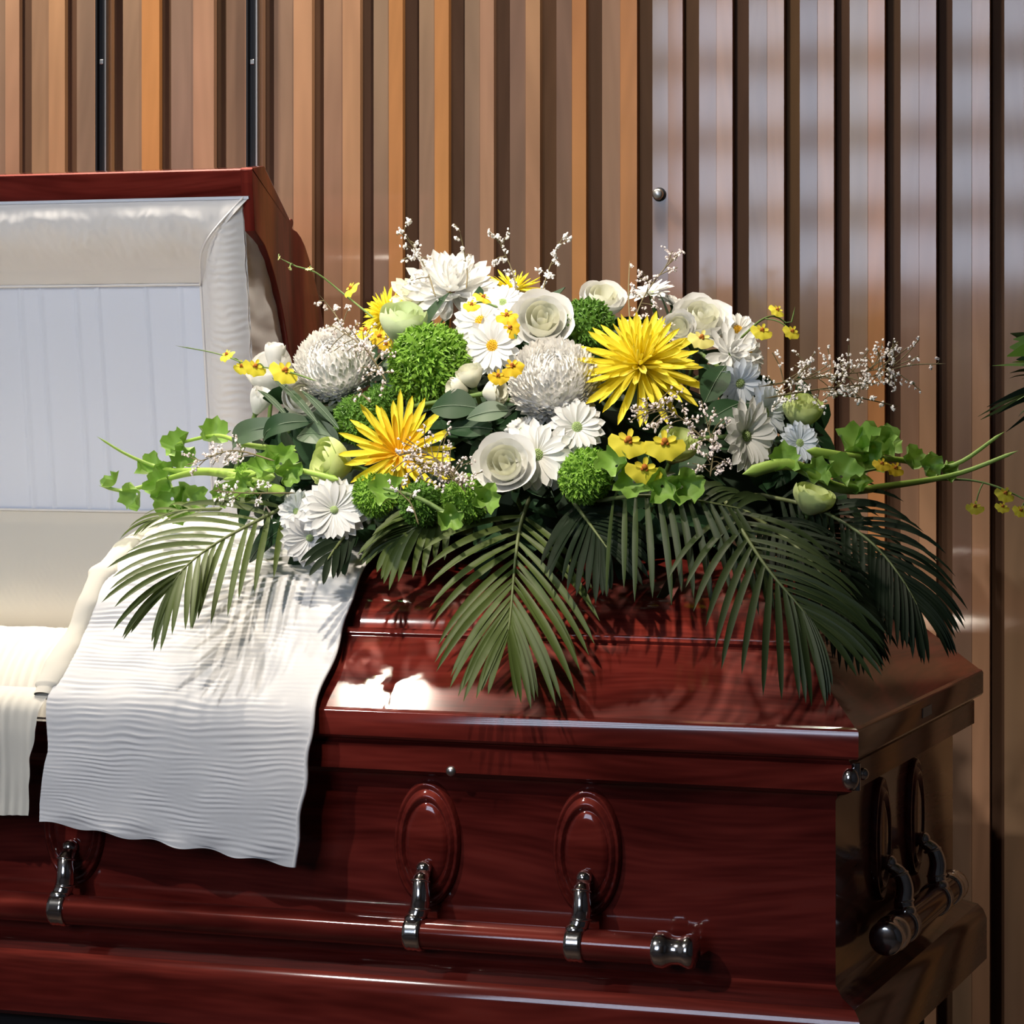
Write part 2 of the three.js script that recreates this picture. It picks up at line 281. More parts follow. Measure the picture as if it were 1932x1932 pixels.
  const rgtB = grid(70, 420, (t, a) => { const v = lerp(cw + bt * t * 0.98, W - 0.02 - bb * t, a), u = 0.013 + (br - 0.010) * t; const ph = v / 0.0115 * Math.PI * 2 + 3.2 * nz(t * 2.2, v * 16, 3.3) + 2 * nz(t * 6, v * 40, 5.3); const amp = 0.0014 * (0.6 + 0.8 * nz(t * 4, v * 30, 9.1)); return L3(u, v, puff(t) * 1.0 + 0.012 * Math.sin(Math.PI * t) * 0 + amp * Math.sin(ph) * Math.sin(Math.PI * clamp(0.08 + t * 0.95, 0, 1))); }, [1, 6]);
  part('lining_border', rgtB, M.crepe, lid).userData.label = 'horizontally shirred border at the right';
  const sideStrip = grid(12, 200, (t, a) => { const v = lerp(cw, W - 0.03, a); const w = lerp(0.003, Math.min(0.13, arch(W - v) + 0.028), t); return L3(lerp(0.0145, 0.004, t) + 0.0025 * nz(v * 40, t * 3, 2), v, w - 0.006); });
  part('lining_side', sideStrip, M.crepe, lid);
  const u1 = 0.003 + br, v1 = cw + bt, v2 = W - 0.02 - bb;
  const pan = grid(260, 8, (a, t) => { const u = lerp(u1 - 0.004, HL - 0.05, a), v = lerp(v1 - 0.004, v2 + 0.004, t); let w = deep + 0.001; for (const [c, s] of pleats) w -= 0.0035 * Math.exp(-(((u - c) / s) ** 2)); return L3(u, v, w); });
  part('lining_panel', pan, M.satinCoolLit, lid);
  part('lining_cord', merge([tube([L3(0.012, cw, -0.003), L3(0.07, cw + bt * 0.47, -0.013), L3(u1, v1, deep - 0.006)], 0.0016, 16, 6), tube([L3(u1, v1, deep - 0.003), L3(HL - 0.05, v1, deep - 0.003)], 0.002, 4, 6), tube([L3(u1, v1, deep - 0.003), L3(u1, v2, deep - 0.003)], 0.002, 4, 6), tube([L3(u1, v2, deep - 0.003), L3(HL - 0.05, v2, deep - 0.003)], 0.002, 4, 6)]), M.crepe, lid);
  part('lining_strip', box(HL - 0.05, 0.004, 0.004, -(HL - 0.05) / 2 - 0.004, -0.002, W - cw - 0.001), M.satinCoolLit, lid);

  // bed bolster seen between lid and front flap
  const bol = grid(260, 48, (a, t) => { const x = lerp(CUT - 0.01, -LEN + 0.06, a), th = lerp(-0.5, Math.PI * 1.05, t); const k = 1 + (0.016 * nz(x * 26, t * 2, 1) + 0.012 * Math.sin(x * 480 + 4 * nz(x * 20, t * 6, 5))); return new V3(x, -0.035 + 0.128 * k * Math.sin(th), -0.26 + 0.13 * k * Math.cos(th)); }, [4, 1]);
  part('bolster', bol, M.cream, casket);
  part('mattress', rbox(-CUT - 0.1, 0.1, W - 0.12, 0.03, CUT - 0.48, -0.14, -W / 2), M.cream, casket);

  // hardware: lug plates, arms, bars
  const plate = () => lathe([[0.0001, 0.0085], [0.020, 0.0085], [0.026, 0.0075], [0.0275, 0.005], [0.029, 0.0048], [0.031, 0.0095], [0.0335, 0.0100], [0.0365, 0.006], [0.038, 0.0055], [0.0395, 0.008], [0.042, 0.007], [0.0435, 0]], 48).rotateX(Math.PI / 2).scale(0.95, 1.72, 1);
  const pg = plate(); { const p = pg.attributes.position, q = pg.attributes.uv; for (let i = 0; i < p.count; i++) q.setXY(i, p.getX(i) + 0.2, p.getY(i) * 1.3 + p.getZ(i) + 0.1); }
  const armG = merge([
    taperTube([new V3(0, 0.078, 0.010), new V3(0.001, 0.066, 0.026), new V3(0.003, 0.045, 0.032), new V3(0.001, 0.025, 0.031), new V3(-0.003, 0.010, 0.034)], 0.0085, 0.0125, 18, 12),
    new THREE.SphereGeometry(0.0095, 16, 12).scale(1, 1.2, 1).translate(0, 0.080, 0.014), new THREE.TorusGeometry(0.0095, 0.0024, 8, 18).rotateX(1.2).translate(0.0005, 0.064, 0.026), new THREE.TorusGeometry(0.011, 0.0022, 8, 18).rotateX(1.45).translate(0.002, 0.026, 0.031),
    new THREE.SphereGeometry(0.0125, 16, 12).scale(1, 0.9, 0.9).translate(-0.003, 0.012, 0.036),
  ]);
  const ringG = merge([lathe([[0.0185, -0.010], [0.0205, -0.010], [0.0215, -0.006], [0.0205, -0.003], [0.0215, 0], [0.0205, 0.003], [0.0215, 0.006], [0.0205, 0.010], [0.0185, 0.010]], 28).rotateZ(Math.PI / 2).translate(-0.003, -0.008, 0.031)]);
  const makeLug = (x, z, turn) => {
    const a = new THREE.Group(); a.name = 'handle_lug'; casket.add(a); a.position.set(x, -0.215, z); a.rotation.y = turn;
    part('lug_plate', pg, M.mahogany, a).position.set(0, 0.092, 0); { const m = part('arm', armG, M.chrome, a); m.scale.y = 0.82; m.position.y = -0.001; } part('ring', ringG, M.chrome, a);
    return a;
  };
  const zf = -0.0335;
  for (const px of [[118, 1600], [788, 1632], [1092, 1652]]) makeLug(P(px[0], px[1], 0).x, zf, 0);
  makeLug(-1.146, zf, 0); makeLug(-1.6, zf, 0); makeLug(-1.79, zf, 0);
  makeLug(-0.0345, -0.245, Math.PI / 2); makeLug(-0.0345, -0.435, Math.PI / 2);
  const barY = -0.223, rod = (len) => new THREE.CylinderGeometry(0.0182, 0.0182, len, 28).rotateZ(Math.PI / 2);
  const cap = lathe([[0.0001, 0.050], [0.012, 0.050], [0.0185, 0.047], [0.0205, 0.041], [0.0185, 0.035], [0.0165, 0.030], [0.0165, 0.022], [0.019, 0.017], [0.0215, 0.012], [0.0215, 0.004], [0.0195, 0], [0.0182, 0]], 28).rotateZ(-Math.PI / 2);
  const xr = P(1315, 1790, 0.0).x - 0.05;
  const fb = part('handle_bar', boxUV(rod(xr + 1.93), 'x'), M.mahogany, casket); fb.position.set((xr - 1.93) / 2, barY, zf + 0.031);
  part('bar_tip', cap, M.chrome, fb).position.x = (xr + 1.93) / 2; { const c = part('bar_tip', cap, M.chrome, fb); c.position.x = -(xr + 1.93) / 2; c.rotation.y = Math.PI; }
  const eb = part('handle_bar', boxUV(rod(0.30), 'x'), M.mahogany, casket); eb.position.set(-0.0345 + 0.031, barY, -0.345); eb.rotation.y = Math.PI / 2;
  { const c = part('bar_tip', cap, M.chrome, eb); c.position.x = 0.15; const d = part('bar_tip', cap, M.chrome, eb); d.position.x = -0.15; d.rotation.y = Math.PI; }
  for (const [o] of [[foot]]) void o;
  const locks = new THREE.Group();
  part('lid_catch', lathe([[0.0001, 0.004], [0.004, 0.0035], [0.006, 0.001], [0.006, 0]], 16).rotateX(Math.PI / 2).translate(P(845, 1430, 0).x, -0.034, -0.010), M.steel, casket); void locks;
}
// bier under the casket
{
  const b = thing('bier', 'black draped bier carrying the casket', 'bier', new V3(-LEN / 2, 0, -W / 2));
  part('top_board', rbox(LEN - 0.1, 0.03, W - 0.06, 0.006, 0, RY + BOT - 0.0152, 0), M.skirt, b);
  part('skirt', loftRect([[0, 0.001], [0.004, 0.3], [0.01, RY + BOT - 0.03]], -LEN / 2 + 0.06, LEN / 2 - 0.06, -W / 2 + 0.04, W / 2 - 0.04), M.skirt, b);
}

// ---------------------------------------------------------------- white drape over the lid and the front flap
const drapeProfile = [[-0.34, 0.238], [-0.28, 0.232], [-0.235, 0.222], [-0.19, 0.208], [-0.15, 0.192], [-0.115, 0.170], [-0.090, 0.142], [-0.070, 0.112], [-0.040, 0.083], [-0.008, 0.052], [0.010, 0.034], [0.018, 0.012], [0.020, -0.03], [0.021, -0.08], [0.022, -0.150]];
{
  const curve = new THREE.CatmullRomCurve3(drapeProfile.map(([z, y]) => new V3(0, y, z)), false, 'catmullrom', 0.35), N = 420, sp = curve.getSpacedPoints(N), Ls = curve.getLength();
  const nrm = sp.map((p, i) => { const a = sp[Math.max(0, i - 1)], b = sp[Math.min(N, i + 1)]; return new V3(0, b.z - a.z, -(b.y - a.y)).normalize().multiplyScalar(1); });
  const xl = (p) => lerp(-0.985, -1.006, clamp((0.2 - p.y) / 0.25, 0, 1)) + 0.012 * clamp((0.03 - p.y) / 0.06, 0, 1) - 0.010 * clamp((-0.02 - p.y) / 0.1, 0, 1);
  const xrr = (p) => -0.648 - 0.018 * clamp(-p.y / 0.13, 0, 1) + 0.002 * Math.sin(p.y * 90);
  const t = thing('drape', 'white shirred fabric drape hanging from under the flowers over the casket front', 'drape', new V3(0, RY, 0));
  const body = grid(140, N, (u, v) => {
    const i = Math.round(v * N), p = sp[i], n = nrm[i], s = v * Ls;
    const end = clamp((v - 0.8) / 0.2, 0, 1), cut = 0.036 * (1 - u) * end;   // hem climbs to the left
    const x = lerp(xl(p), xrr(p), u);
    const ph = s / 0.0070 * Math.PI * 2 + 5.5 * nz(u * 2.6, s * 9, 1.3) + 5.0 * nz(u * 6, s * 30, 6.1);
    const a = 0.00065 * (0.65 + 1.5 * nz(u * 7, s * 48, 3.7)) * (0.35 + 0.65 * clamp(Math.min(u, 1 - u) * 12, 0, 1));
    const soft = 0.003 * nz(u * 4, s * 12, 8.8);
    const q = new V3(x, p.y + cut * 1.0 + (v > 0.995 ? 0.0022 * Math.sin(u * 31) : 0), p.z).addScaledVector(n, a * Math.sin(ph) + soft + 0.004);
    const hem = clamp((v - 0.965) / 0.035, 0, 1); q.z += 0.004 * hem * Math.sin(u * 24 + 1) - 0.002 * hem; return q;
  }, [3, 5]);
  part('shirred_panel', body, M.crepe, t);
  const edge = (f, r) => { const pts = []; for (let i = 0; i <= 40; i++) { const k = Math.min(N, Math.round(i / 40 * N)), p = sp[k]; pts.push(new V3(f(p), p.y + (f === xl ? 0.036 * clamp((k / N - 0.8) / 0.2, 0, 1) : 0), p.z).addScaledVector(nrm[k], 0.004)); } return tube(pts, r, 120, 6); };
  part('piping', merge([edge(xrr, 0.0026)]), M.crepe, t).userData.label = 'corded right edge';
  // soft cream roll where the drape turns in at its left side
  const roll = grid(18, 160, (u, v) => {
    const k = Math.min(N, Math.round(lerp(0.02, 0.69, v) * N)), p = sp[k], n = nrm[k], a = u * Math.PI * 2;
    const r = 0.85 * (0.013 + 0.005 * nz(v * 7, 1, 2) + 0.006 * Math.exp(-(((v - 0.9) / 0.08) ** 2)) + 0.006 * Math.exp(-(((v - 0.52) / 0.03) ** 2))) * (v > 0.97 ? 0.8 : 1) * Math.sin(Math.PI * clamp(v * 6, 0, 0.5)) ;
    const x = xl(p) - 0.009; return new V3(x + Math.cos(a) * r * 1.25 + 0.002 * nz(v * 22, u * 4, 3), p.y, p.z).addScaledVector(n, Math.sin(a) * r * 0.7 + 0.001);
  });
  part('rolled_edge', roll, M.cream, t).userData.label = 'cream rolled left edge';
  const f = thing('drape', 'cream shirred flap folded out over the casket front at the left', 'drape', new V3(0, RY, 0));
  const fc = new THREE.CatmullRomCurve3([[-0.09, 0.020], [-0.05, 0.040], [-0.01, 0.040], [0.010, 0.026], [0.018, 0], [0.02, -0.05], [0.022, -0.112]].map(([z, y]) => new V3(0, y, z))), fp = fc.getSpacedPoints(120);
  const flap = grid(240, 120, (u, v) => {
    const p = fp[Math.round(v * 120)], xr2 = lerp(-1.003, -1.018, clamp((0.03 - p.y) / 0.1, 0, 1)) + 0.004 * nz(p.y * 40, 2), x = lerp(-1.62, xr2, u);
    const ph = x * 520 + 4 * nz(x * 16, v * 2, 1) + v * 1.5, a = 0.0012 * (0.8 + nz(x * 12, v * 3, 4)) + 0.003 * nz(x * 22, v * 1.5, 9) * (0.4 + v) * 2;
    return new V3(x, p.y + (v > 0.9 ? (v - 0.9) * 0.09 * (nz(x * 9, 3) + 0.35 * clamp((u - 0.9) * 10, 0, 1)) : 0), p.z + 0.003 + a * Math.sin(ph) * 0.5 + Math.max(0, a) + 0.007 * Math.sin(Math.PI * clamp(v * 1.1, 0, 1)));
  }, [5, 2]);
  part('shirred_panel', flap, M.cream, f);
}

// ---------------------------------------------------------------- flowers: a mound on the lid
const MC = new V3(-0.50, RY + 0.235, -0.36), MR = new V3(0.45, 0.295, 0.29);
//FLOWERS
const M4 = new THREE.Matrix4();
function onMound(px, py, k = 1) {                 // first meeting of the sight line with the mound, else its plane of depth
  const d = ray(px, py), o = CAM.clone().sub(MC).divide(MR.clone().multiplyScalar(k)), q = d.clone().divide(MR.clone().multiplyScalar(k));
  const a = q.dot(q), b = o.dot(q), c = o.dot(o) - 1, D = b * b - a * c;
  const t = D > 0 ? (-b - Math.sqrt(D)) / a : -b / a;
  const p = CAM.clone().addScaledVector(d, t), n = p.clone().sub(MC).divide(MR).divide(MR).normalize();
  return { p, n, px: t / FPX };
}
function flower(name, label, category, px, py, face, group, off = 0, spin = 0) {
  const h = onMound(px, py), n = face ? toWorld(face) : h.n.clone().multiplyScalar(0.6).addScaledVector(FV, -0.6).normalize();
  h.p.addScaledVector(ray(px, py), -off);
  const o = thing(name, label, category, h.p, group);
  o.quaternion.setFromUnitVectors(UP, n).multiply(new THREE.Quaternion().setFromAxisAngle(UP, spin));
  o.userData.px = undefined; delete o.userData.px;
  o.scaleOf = h.px; const s = h.px; delete o.scaleOf;
  return [o, s];
}
const stemGeo = new THREE.CylinderGeometry(0.003, 0.0026, 0.10, 7).translate(0, -0.052, 0);
const addStem = (o, mat = M.stem, k = 1) => { const m = part('stem', stemGeo, mat, o); m.scale.y = k; return m; };
// one petal along +z, its face towards +y; width profile w(t), lift y(t), cupping across
function petalGeo(len, wid, { shape = 0.6, lift = 0, curl = 0, cup = 0.15, point = 0.9, nu = 4, nv = 7, base = 0.25, ridge = 0 } = {}) {
  return grid(nu, nv, (u, v) => {
    const x = (u - 0.5) * 2, w = wid / 2 * (base + (1 - base) * Math.pow(Math.sin(Math.PI * clamp(v * 0.5 / shape, 0, 0.5)), 1)) * Math.pow(Math.max(0, 1 - Math.pow(v, 3 + 6 * point)), 0.5);
    return new V3(x * Math.max(w, wid * 0.02), lift * len * v + curl * len * v * v + cup * wid * x * x * Math.sin(Math.PI * Math.min(1, v * 0.8 + 0.1)) - ridge * wid * (1 - Math.abs(x)) * 0.5, len * v);
  });
}
function place(parent, geo, mat, name, ang, el, r0, y0, roll = 0, s = 1) {
  const m = part(name, geo, mat, parent); m.rotation.order = 'YXZ'; m.rotation.set(-el, ang, roll);
  m.position.set(Math.sin(ang) * r0, y0, Math.cos(ang) * r0); m.scale.setScalar(s); return m;
}
const dome = (r, h, seg = 20) => new THREE.SphereGeometry(1, seg, 10, 0, Math.PI * 2, 0, Math.PI / 2).scale(r, h, r);
function bumps(r, h, n, br) {                     // disc of small florets
  const list = [dome(r, h * 0.7, 12)];
  for (let i = 0; i < n; i++) { const t = Math.sqrt((i + 0.5) / n), a = i * 2.39996; list.push(new THREE.IcosahedronGeometry(br, 0).translate(Math.cos(a) * r * t * 0.95, h * (1 - t * t * 0.8), Math.sin(a) * r * t * 0.95)); }
  return merge(list);
}
// petal shapes are unit sized (length 1) and shared between the flowers
const PETAL = {
  daisy: [0, 1, 2].map((i) => petalGeo(1, 0.34, { shape: 0.7, lift: 0.02, curl: -0.12 - 0.05 * i, cup: 0.16, point: 0.8 })),
  mum: [0, 1, 2].map((i) => petalGeo(1, 0.32, { shape: 0.75, lift: 0.05, curl: 0.16 + 0.08 * i, cup: 0.28, point: 0.6 })),
  spider: [0, 1, 2, 3].map((i) => petalGeo(1, 0.115 + 0.012 * i, { shape: 0.9, lift: 0.0, curl: [0.10, -0.05, 0.2, 0.02][i], cup: 0.45, point: 0.5, base: 0.55, nv: 8 })),
};
function daisy(label, px, py, R, face, { n = 19, eye = M.eyeGreen, mat = M.white, rows = 2, el = 0.12, spin = 0, off = 0, eyeR = 0.2, group = 'white daisy chrysanthemums', name = 'daisy', kind = 'daisy', category = 'flower' } = {}) {
  const [o, s] = flower(name, label, category, px, py, face, group, off, spin); const r = R * s;
  for (let k = 0; k < rows; k++) for (let i = 0; i < n; i++) {
    const a = (i + 0.5 * k + rr(-0.2, 0.2)) / n * Math.PI * 2;
    place(o, PETAL[kind][(i * 7 + k) % 3], mat, 'petal', a, el + 0.26 * k + rr(-0.09, 0.09), r * 0.09, 0.02 * r * k, rr(-0.2, 0.2), r * (0.93 - 0.14 * k) * rr(0.92, 1.05));
  }
  const c = part('flower_eye', bumps(r * eyeR, r * 0.10, 40, r * 0.026), eye, o); c.position.y = r * 0.04;
  addStem(o); return o;
}
function fullMum(label, px, py, R, face, { mat = M.white, rows = 5, n = 17, off = 0, spin = 0, group = 'full white chrysanthemums', inner = mat } = {}) {
  const [o, s] = flower('chrysanthemum', label, 'flower', px, py, face, group, off, spin); const r = R * s;
  for (let k = 0; k < rows; k++) { const t = k / (rows - 1), m = Math.round(lerp(n, n * 0.45, t)); for (let i = 0; i < m; i++) { const a = (i + 0.5 * k + rr(-0.25, 0.25)) / m * Math.PI * 2; place(o, PETAL.mum[(i + k) % 3], t > 0.6 ? inner : mat, 'petal', a, lerp(-0.12, 1.25, t) + rr(-0.1, 0.1), r * lerp(0.14, 0.03, t), r * 0.05 * k, rr(-0.25, 0.25), r * lerp(0.95, 0.52, t) * rr(0.9, 1.08)); } }
  addStem(o); return o;
}
function spiderMum(label, px, py, R, face, { mat = M.yellow, inner = M.yellow, n = 22, rows = 5, off = 0, spin = 0, el0 = -0.25, el1 = 1.2, group = 'yellow spider chrysanthemums' } = {}) {
  const [o, s] = flower('spider_chrysanthemum', label, 'flower', px, py, face, group, off, spin); const r = R * s;
  for (let k = 0; k < rows; k++) { const t = k / (rows - 1), m = Math.round(lerp(n, n * 0.55, t)); for (let i = 0; i < m; i++) { const a = (i + 0.37 * k + rr(-0.3, 0.3)) / m * Math.PI * 2; place(o, PETAL.spider[(i * 3 + k) % 4], t > 0.5 ? inner : mat, 'petal', a, lerp(el0, el1, t) + rr(-0.14, 0.14), r * 0.05, r * 0.03 * k, rr(-0.4, 0.4), r * lerp(1.0, 0.55, t) * rr(0.86, 1.06)); } }
  part('flower_eye', bumps(r * 0.09, r * 0.07, 24, r * 0.022), M.gold, o).position.y = r * 0.06;
  addStem(o); return o;
}
function pompon(label, px, py, R, face, { mat = M.white, n = 420, off = 0, curl = 0.5, squash = 0.86, group = 'white pompon chrysanthemums' } = {}) {
  const [o, s] = flower('pompon_chrysanthemum', label, 'flower', px, py, face, group, off); const r = R * s, list = [];
  const blade = [0, 1].map((i) => petalGeo(1, 0.42, { shape: 0.9, lift: 0.05, curl: curl + 0.2 * i, cup: 0.35, point: 0.4, base: 0.6, nu: 2, nv: 4 }));
  for (let i = 0; i < n; i++) {
    const y = 1 - 1.62 * (i + 0.5) / n, ph = i * 2.39996, th = Math.acos(clamp(y, -1, 1)), el = lerp(1.45, -0.35, th / 2.4) + rr(-0.12, 0.12), L = r * lerp(0.20, 0.34, clamp(th / 1.9, 0, 1)) * rr(0.9, 1.1);
    const g = blade[i % 2].clone().scale(L, L, L); g.applyMatrix4(M4.makeRotationZ(rr(-0.3, 0.3))); g.applyMatrix4(M4.makeRotationX(-el)); g.translate(0, Math.cos(th) * r * 0.78 * squash, Math.sin(th) * r * 0.78); g.applyMatrix4(M4.makeRotationY(ph)); list.push(g);
  }
  const m = part('petals', merge(list), mat, o); m.userData.kind = 'stuff';
  part('flower_core', new THREE.SphereGeometry(r * 0.84, 24, 16).scale(1, squash, 1), mat, o); addStem(o); return o;
}
const PALES = { white: [M.white, M.white], ivory: [M.white, M.ivory], green: [M.greenWhite, M.greenWhite], lime: [M.limeDeep, M.lime] };
// petals of roses and buds: patches of an egg-shaped shell
function shellPetal(R, H, span, flare, ruffle, sd) {
  return grid(10, 10, (u, v) => { const a = (u - 0.5) * span, edge = Math.pow(Math.abs(u - 0.5) * 2, 2.2), t = v * (1 - 0.28 * edge), r = R * (0.22 + 0.78 * Math.sin(Math.PI * clamp(t * 0.62 + 0.02, 0, 1))) + flare * R * Math.pow(t, 4) + ruffle * R * t * t * nz(u * 5 + sd, v * 3, sd); return new V3(Math.sin(a) * r, H * (t - 0.5) - flare * H * 0.25 * Math.pow(t, 6), Math.cos(a) * r); });
}
function rose(label, px, py, R, face, { mats = PALES.ivory, open = 1, off = 0, spin = 0, height = 1.15, group = 'white roses', name = 'rose', rings = 5, ruffle = 0.05, stem = M.stem } = {}) {
  const [o, s] = flower(name, label, 'flower', px, py, face, group, off, spin); const r = R * s;
  const sizes = [0.2, 0.42, 0.62, 0.82, 1.0].slice(5 - rings), counts = [3, 4, 5, 5, 5].slice(5 - rings);
  sizes.forEach((k, q) => { for (let i = 0; i < counts[q]; i++) { const fl = open * [0, 0.04, 0.10, 0.20, 0.34].slice(5 - rings)[q]; const g = shellPetal(r * k * (open > 0.5 ? 0.86 : 0.98), r * height * lerp(1.2, 1, k), lerp(2.9, 1.75, k), fl, ruffle, q * 3 + i); const m = part('petal', g, mats[k > 0.7 ? 0 : 1], o); m.rotation.y = (i + 0.5 * (q % 2) + rr(-0.12, 0.12)) / counts[q] * Math.PI * 2; m.position.y = r * 0.05 * (1 - k); } });
  const m = part('calyx', lathe([[0.0001, -0.60 * r * height], [r * 0.25, -0.55 * r * height], [r * 0.30, -0.46 * r * height], [r * 0.24, -0.42 * r * height]], 14), stem, o); void m;
  const st = addStem(o, stem); st.position.y = -0.5 * r * height; return o;
}
function bud(label, px, py, R, face, o = {}) { return rose(label, px, py, R, face, { open: 0.12, height: 1.7, rings: 3, ruffle: 0.03, name: 'flower_bud', group: 'pale flower buds', ...o }); }
// green trick dianthus: a ball of fine curly bristles
function mossBall(label, px, py, R, face, { mat = M.moss, n = 1500, off = 0, squash = 1, sx = 1 } = {}) {
  const [o, s] = flower('green_dianthus', label, 'flower', px, py, face, 'green dianthus balls', off); const r = R * s, pos = [], idx = [];
  for (let i = 0; i < n; i++) {
    const y = 1 - 1.75 * (i + 0.5) / n, ph = i * 2.39996 + rr(-0.1, 0.1), q = Math.sqrt(1 - y * y), lump = 1 + 0.10 * nz(Math.cos(ph) * q * 3.3, y * 3.3, Math.sin(ph) * q * 3.3 + px);
    const d = new V3(Math.cos(ph) * q * sx, y * squash, Math.sin(ph) * q), side = new V3(rr(-1, 1), rr(-1, 1), rr(-1, 1)).cross(d).normalize(), bend = side.clone().cross(d).normalize();
    const L = r * rr(0.16, 0.32), w = r * rr(0.022, 0.042), a = d.clone().multiplyScalar(r * 0.80 * lump), b = d.clone().multiplyScalar(r * 0.80 * lump + L * 0.6).addScaledVector(bend, L * rr(0, 0.45)), c = b.clone().addScaledVector(d, L * 0.2).addScaledVector(bend, L * rr(0.1, 0.55)), k = pos.length / 3;
    for (const p of [a.clone().addScaledVector(side, w), a.clone().addScaledVector(side, -w), b.clone().addScaledVector(side, w * 1.1), b.clone().addScaledVector(side, -w * 1.1), c]) pos.push(p.x, p.y, p.z);
    idx.push(k, k + 1, k + 3, k, k + 3, k + 2, k + 2, k + 3, k + 4);
  }
  const g = new THREE.BufferGeometry(); g.setAttribute('position', new THREE.Float32BufferAttribute(pos, 3)); g.setIndex(idx); g.computeVertexNormals();
  part('bristles', g, mat, o).userData.kind = 'stuff';
  part('flower_core', new THREE.SphereGeometry(r * 0.82, 20, 14).scale(sx, squash, 1), mat, o); addStem(o); return o;
}
// dancing-lady orchid blossom: ruffled lip, small wings, rust throat
const LIP = grid(12, 8, (u, v) => { const a = (u - 0.5) * 3.4, r = Math.pow(v, 0.7) * (1 + 0.10 * Math.cos(a * 5) * v - 0.25 * Math.exp(-a * a * 30) * v); return new V3(Math.sin(a) * r, 0.12 * Math.sin(a * 7) * v * v - 0.15 * v * v, Math.cos(a) * r); });
const WING = petalGeo(0.6, 0.3, { shape: 0.6, curl: 0.2, cup: 0.2 });
const THROAT = mergeGeometries([new THREE.SphereGeometry(0.17, 8, 6).translate(0, 0.08, -0.05), new THREE.SphereGeometry(0.10, 8, 6).translate(0.12, 0.07, 0.1), new THREE.SphereGeometry(0.10, 8, 6).translate(-0.12, 0.07, 0.1)]);
function blossomInto(parent, p, n, r, spin, mat = M.yellow) {
  const b = part('blossom', LIP, mat, parent); b.position.copy(p); b.quaternion.setFromUnitVectors(UP, n).multiply(new THREE.Quaternion().setFromAxisAngle(UP, spin)); b.scale.setScalar(r);
  for (const a of [1.9, 3.14, -1.9]) { const w = part('wing_petal', WING, mat, b); w.rotation.y = a; w.rotation.x = -0.1; }
  part('throat', THROAT, M.rust, b); return b;
}
function orchidSpray(label, stemPts, blossoms, { mat = M.yellow, zk = 0, stemMat = M.stem, r0 = 0.0016 } = {}) {
  const at = (x, y) => { const h = onMound(x, y, 1.12); return h.p.addScaledVector(ray(x, y), -zk); };
  const pts = stemPts.map(([x, y]) => at(x, y)), o = thing('orchid_spray', label, 'flower', pts[0], 'small yellow orchid sprays');
  part('stem', taperTube(pts.map((p) => p.clone().sub(pts[0])), r0, r0 * 0.6, 20, 6), stemMat, o);
  const c = new THREE.CatmullRomCurve3(pts), sm = c.getPoints(30);
  const tw = [];
  blossoms.forEach(([x, y, R, face, spin = 0, m]) => { const p = at(x, y); p.addScaledVector(ray(x, y), -0.012); const n = toWorld(face || [rr(-0.5, 0.5), rr(-0.1, 0.7), 1]); blossomInto(o, p.clone().sub(pts[0]), n, R * onMound(x, y).px, spin, m || mat); let best = sm[0]; for (const q of sm) if (q.distanceTo(p) < best.distanceTo(p)) best = q; tw.push(tube([best.clone().sub(pts[0]), best.clone().lerp(p, 0.5).add(new V3(0, 0.004, 0)).sub(pts[0]), p.clone().sub(pts[0])], 0.0009, 6, 5)); });
  if (tw.length) part('twig', merge(tw), stemMat, o);
  return o;
}
// statice / waxflower sprig: fine branching twigs with tiny florets
const FL = merge([new THREE.IcosahedronGeometry(1, 0).scale(1.1, 0.4, 0.65), new THREE.IcosahedronGeometry(0.8, 0).scale(0.45, 1.1, 0.6).translate(0.25, 0.2, 0)]);
function sprig(label, pts, spread, count, { k = 1.1, zo = 0.02, size = 4.3, mat = M.floret, twig = M.stemBrown, from = 0.25 } = {}) {
  const W3 = pts.map(([x, y], i) => { const h = onMound(x, y, k); return h.p.addScaledVector(ray(x, y), -zo); }), o = thing('floret_sprig', label, 'sprig', W3[0], 'sprigs of tiny florets'); const s = onMound(pts[0][0], pts[0][1]).px;
  const c = new THREE.CatmullRomCurve3(W3), tw = [taperTube(W3.map((p) => p.clone().sub(W3[0])), 0.0012, 0.0006, 14, 5)], fl = [];
  const nb = Math.max(4, Math.round(count / 6));
  for (let b = 0; b < nb; b++) {
    const t = lerp(from, 1, (b + rr(0, 1)) / nb), p = c.getPoint(Math.min(1, t)), dir = c.getTangent(Math.min(1, t)), e = p.clone().addScaledVector(dir, spread * s * rr(0.1, 0.5)).addScaledVector(RV, rr(-1, 1) * spread * s).addScaledVector(UP, rr(-0.9, 1) * spread * s).addScaledVector(FV, rr(-0.6, 0.3) * spread * s);
    if (e.distanceTo(p) > 1e-4) tw.push(tube([p, p.clone().lerp(e, 0.5).addScaledVector(dir, 0.003), e].map((q) => q.clone().sub(W3[0])), 0.0006, 5, 4));
    const m = Math.round(count / nb * rr(0.7, 1.4));
    for (let i = 0; i < m; i++) { const q = p.clone().lerp(e, rr(0.45, 1.1)).add(new V3(rr(-1, 1), rr(-1, 1), rr(-1, 1)).multiplyScalar(spread * s * 0.16)), r = size * s * rr(0.6, 1.25); fl.push(FL.clone().scale(r * rr(0.6, 1.3), r, r).applyMatrix4(M4.makeRotationFromEuler(new THREE.Euler(rr(0, 6), rr(0, 6), rr(0, 6)))).translate(q.x - W3[0].x, q.y - W3[0].y, q.z - W3[0].z)); }
  }
  part('twigs', merge(tw), twig, o); part('florets', merge(fl), mat, o).userData.kind = 'stuff'; return o;
}
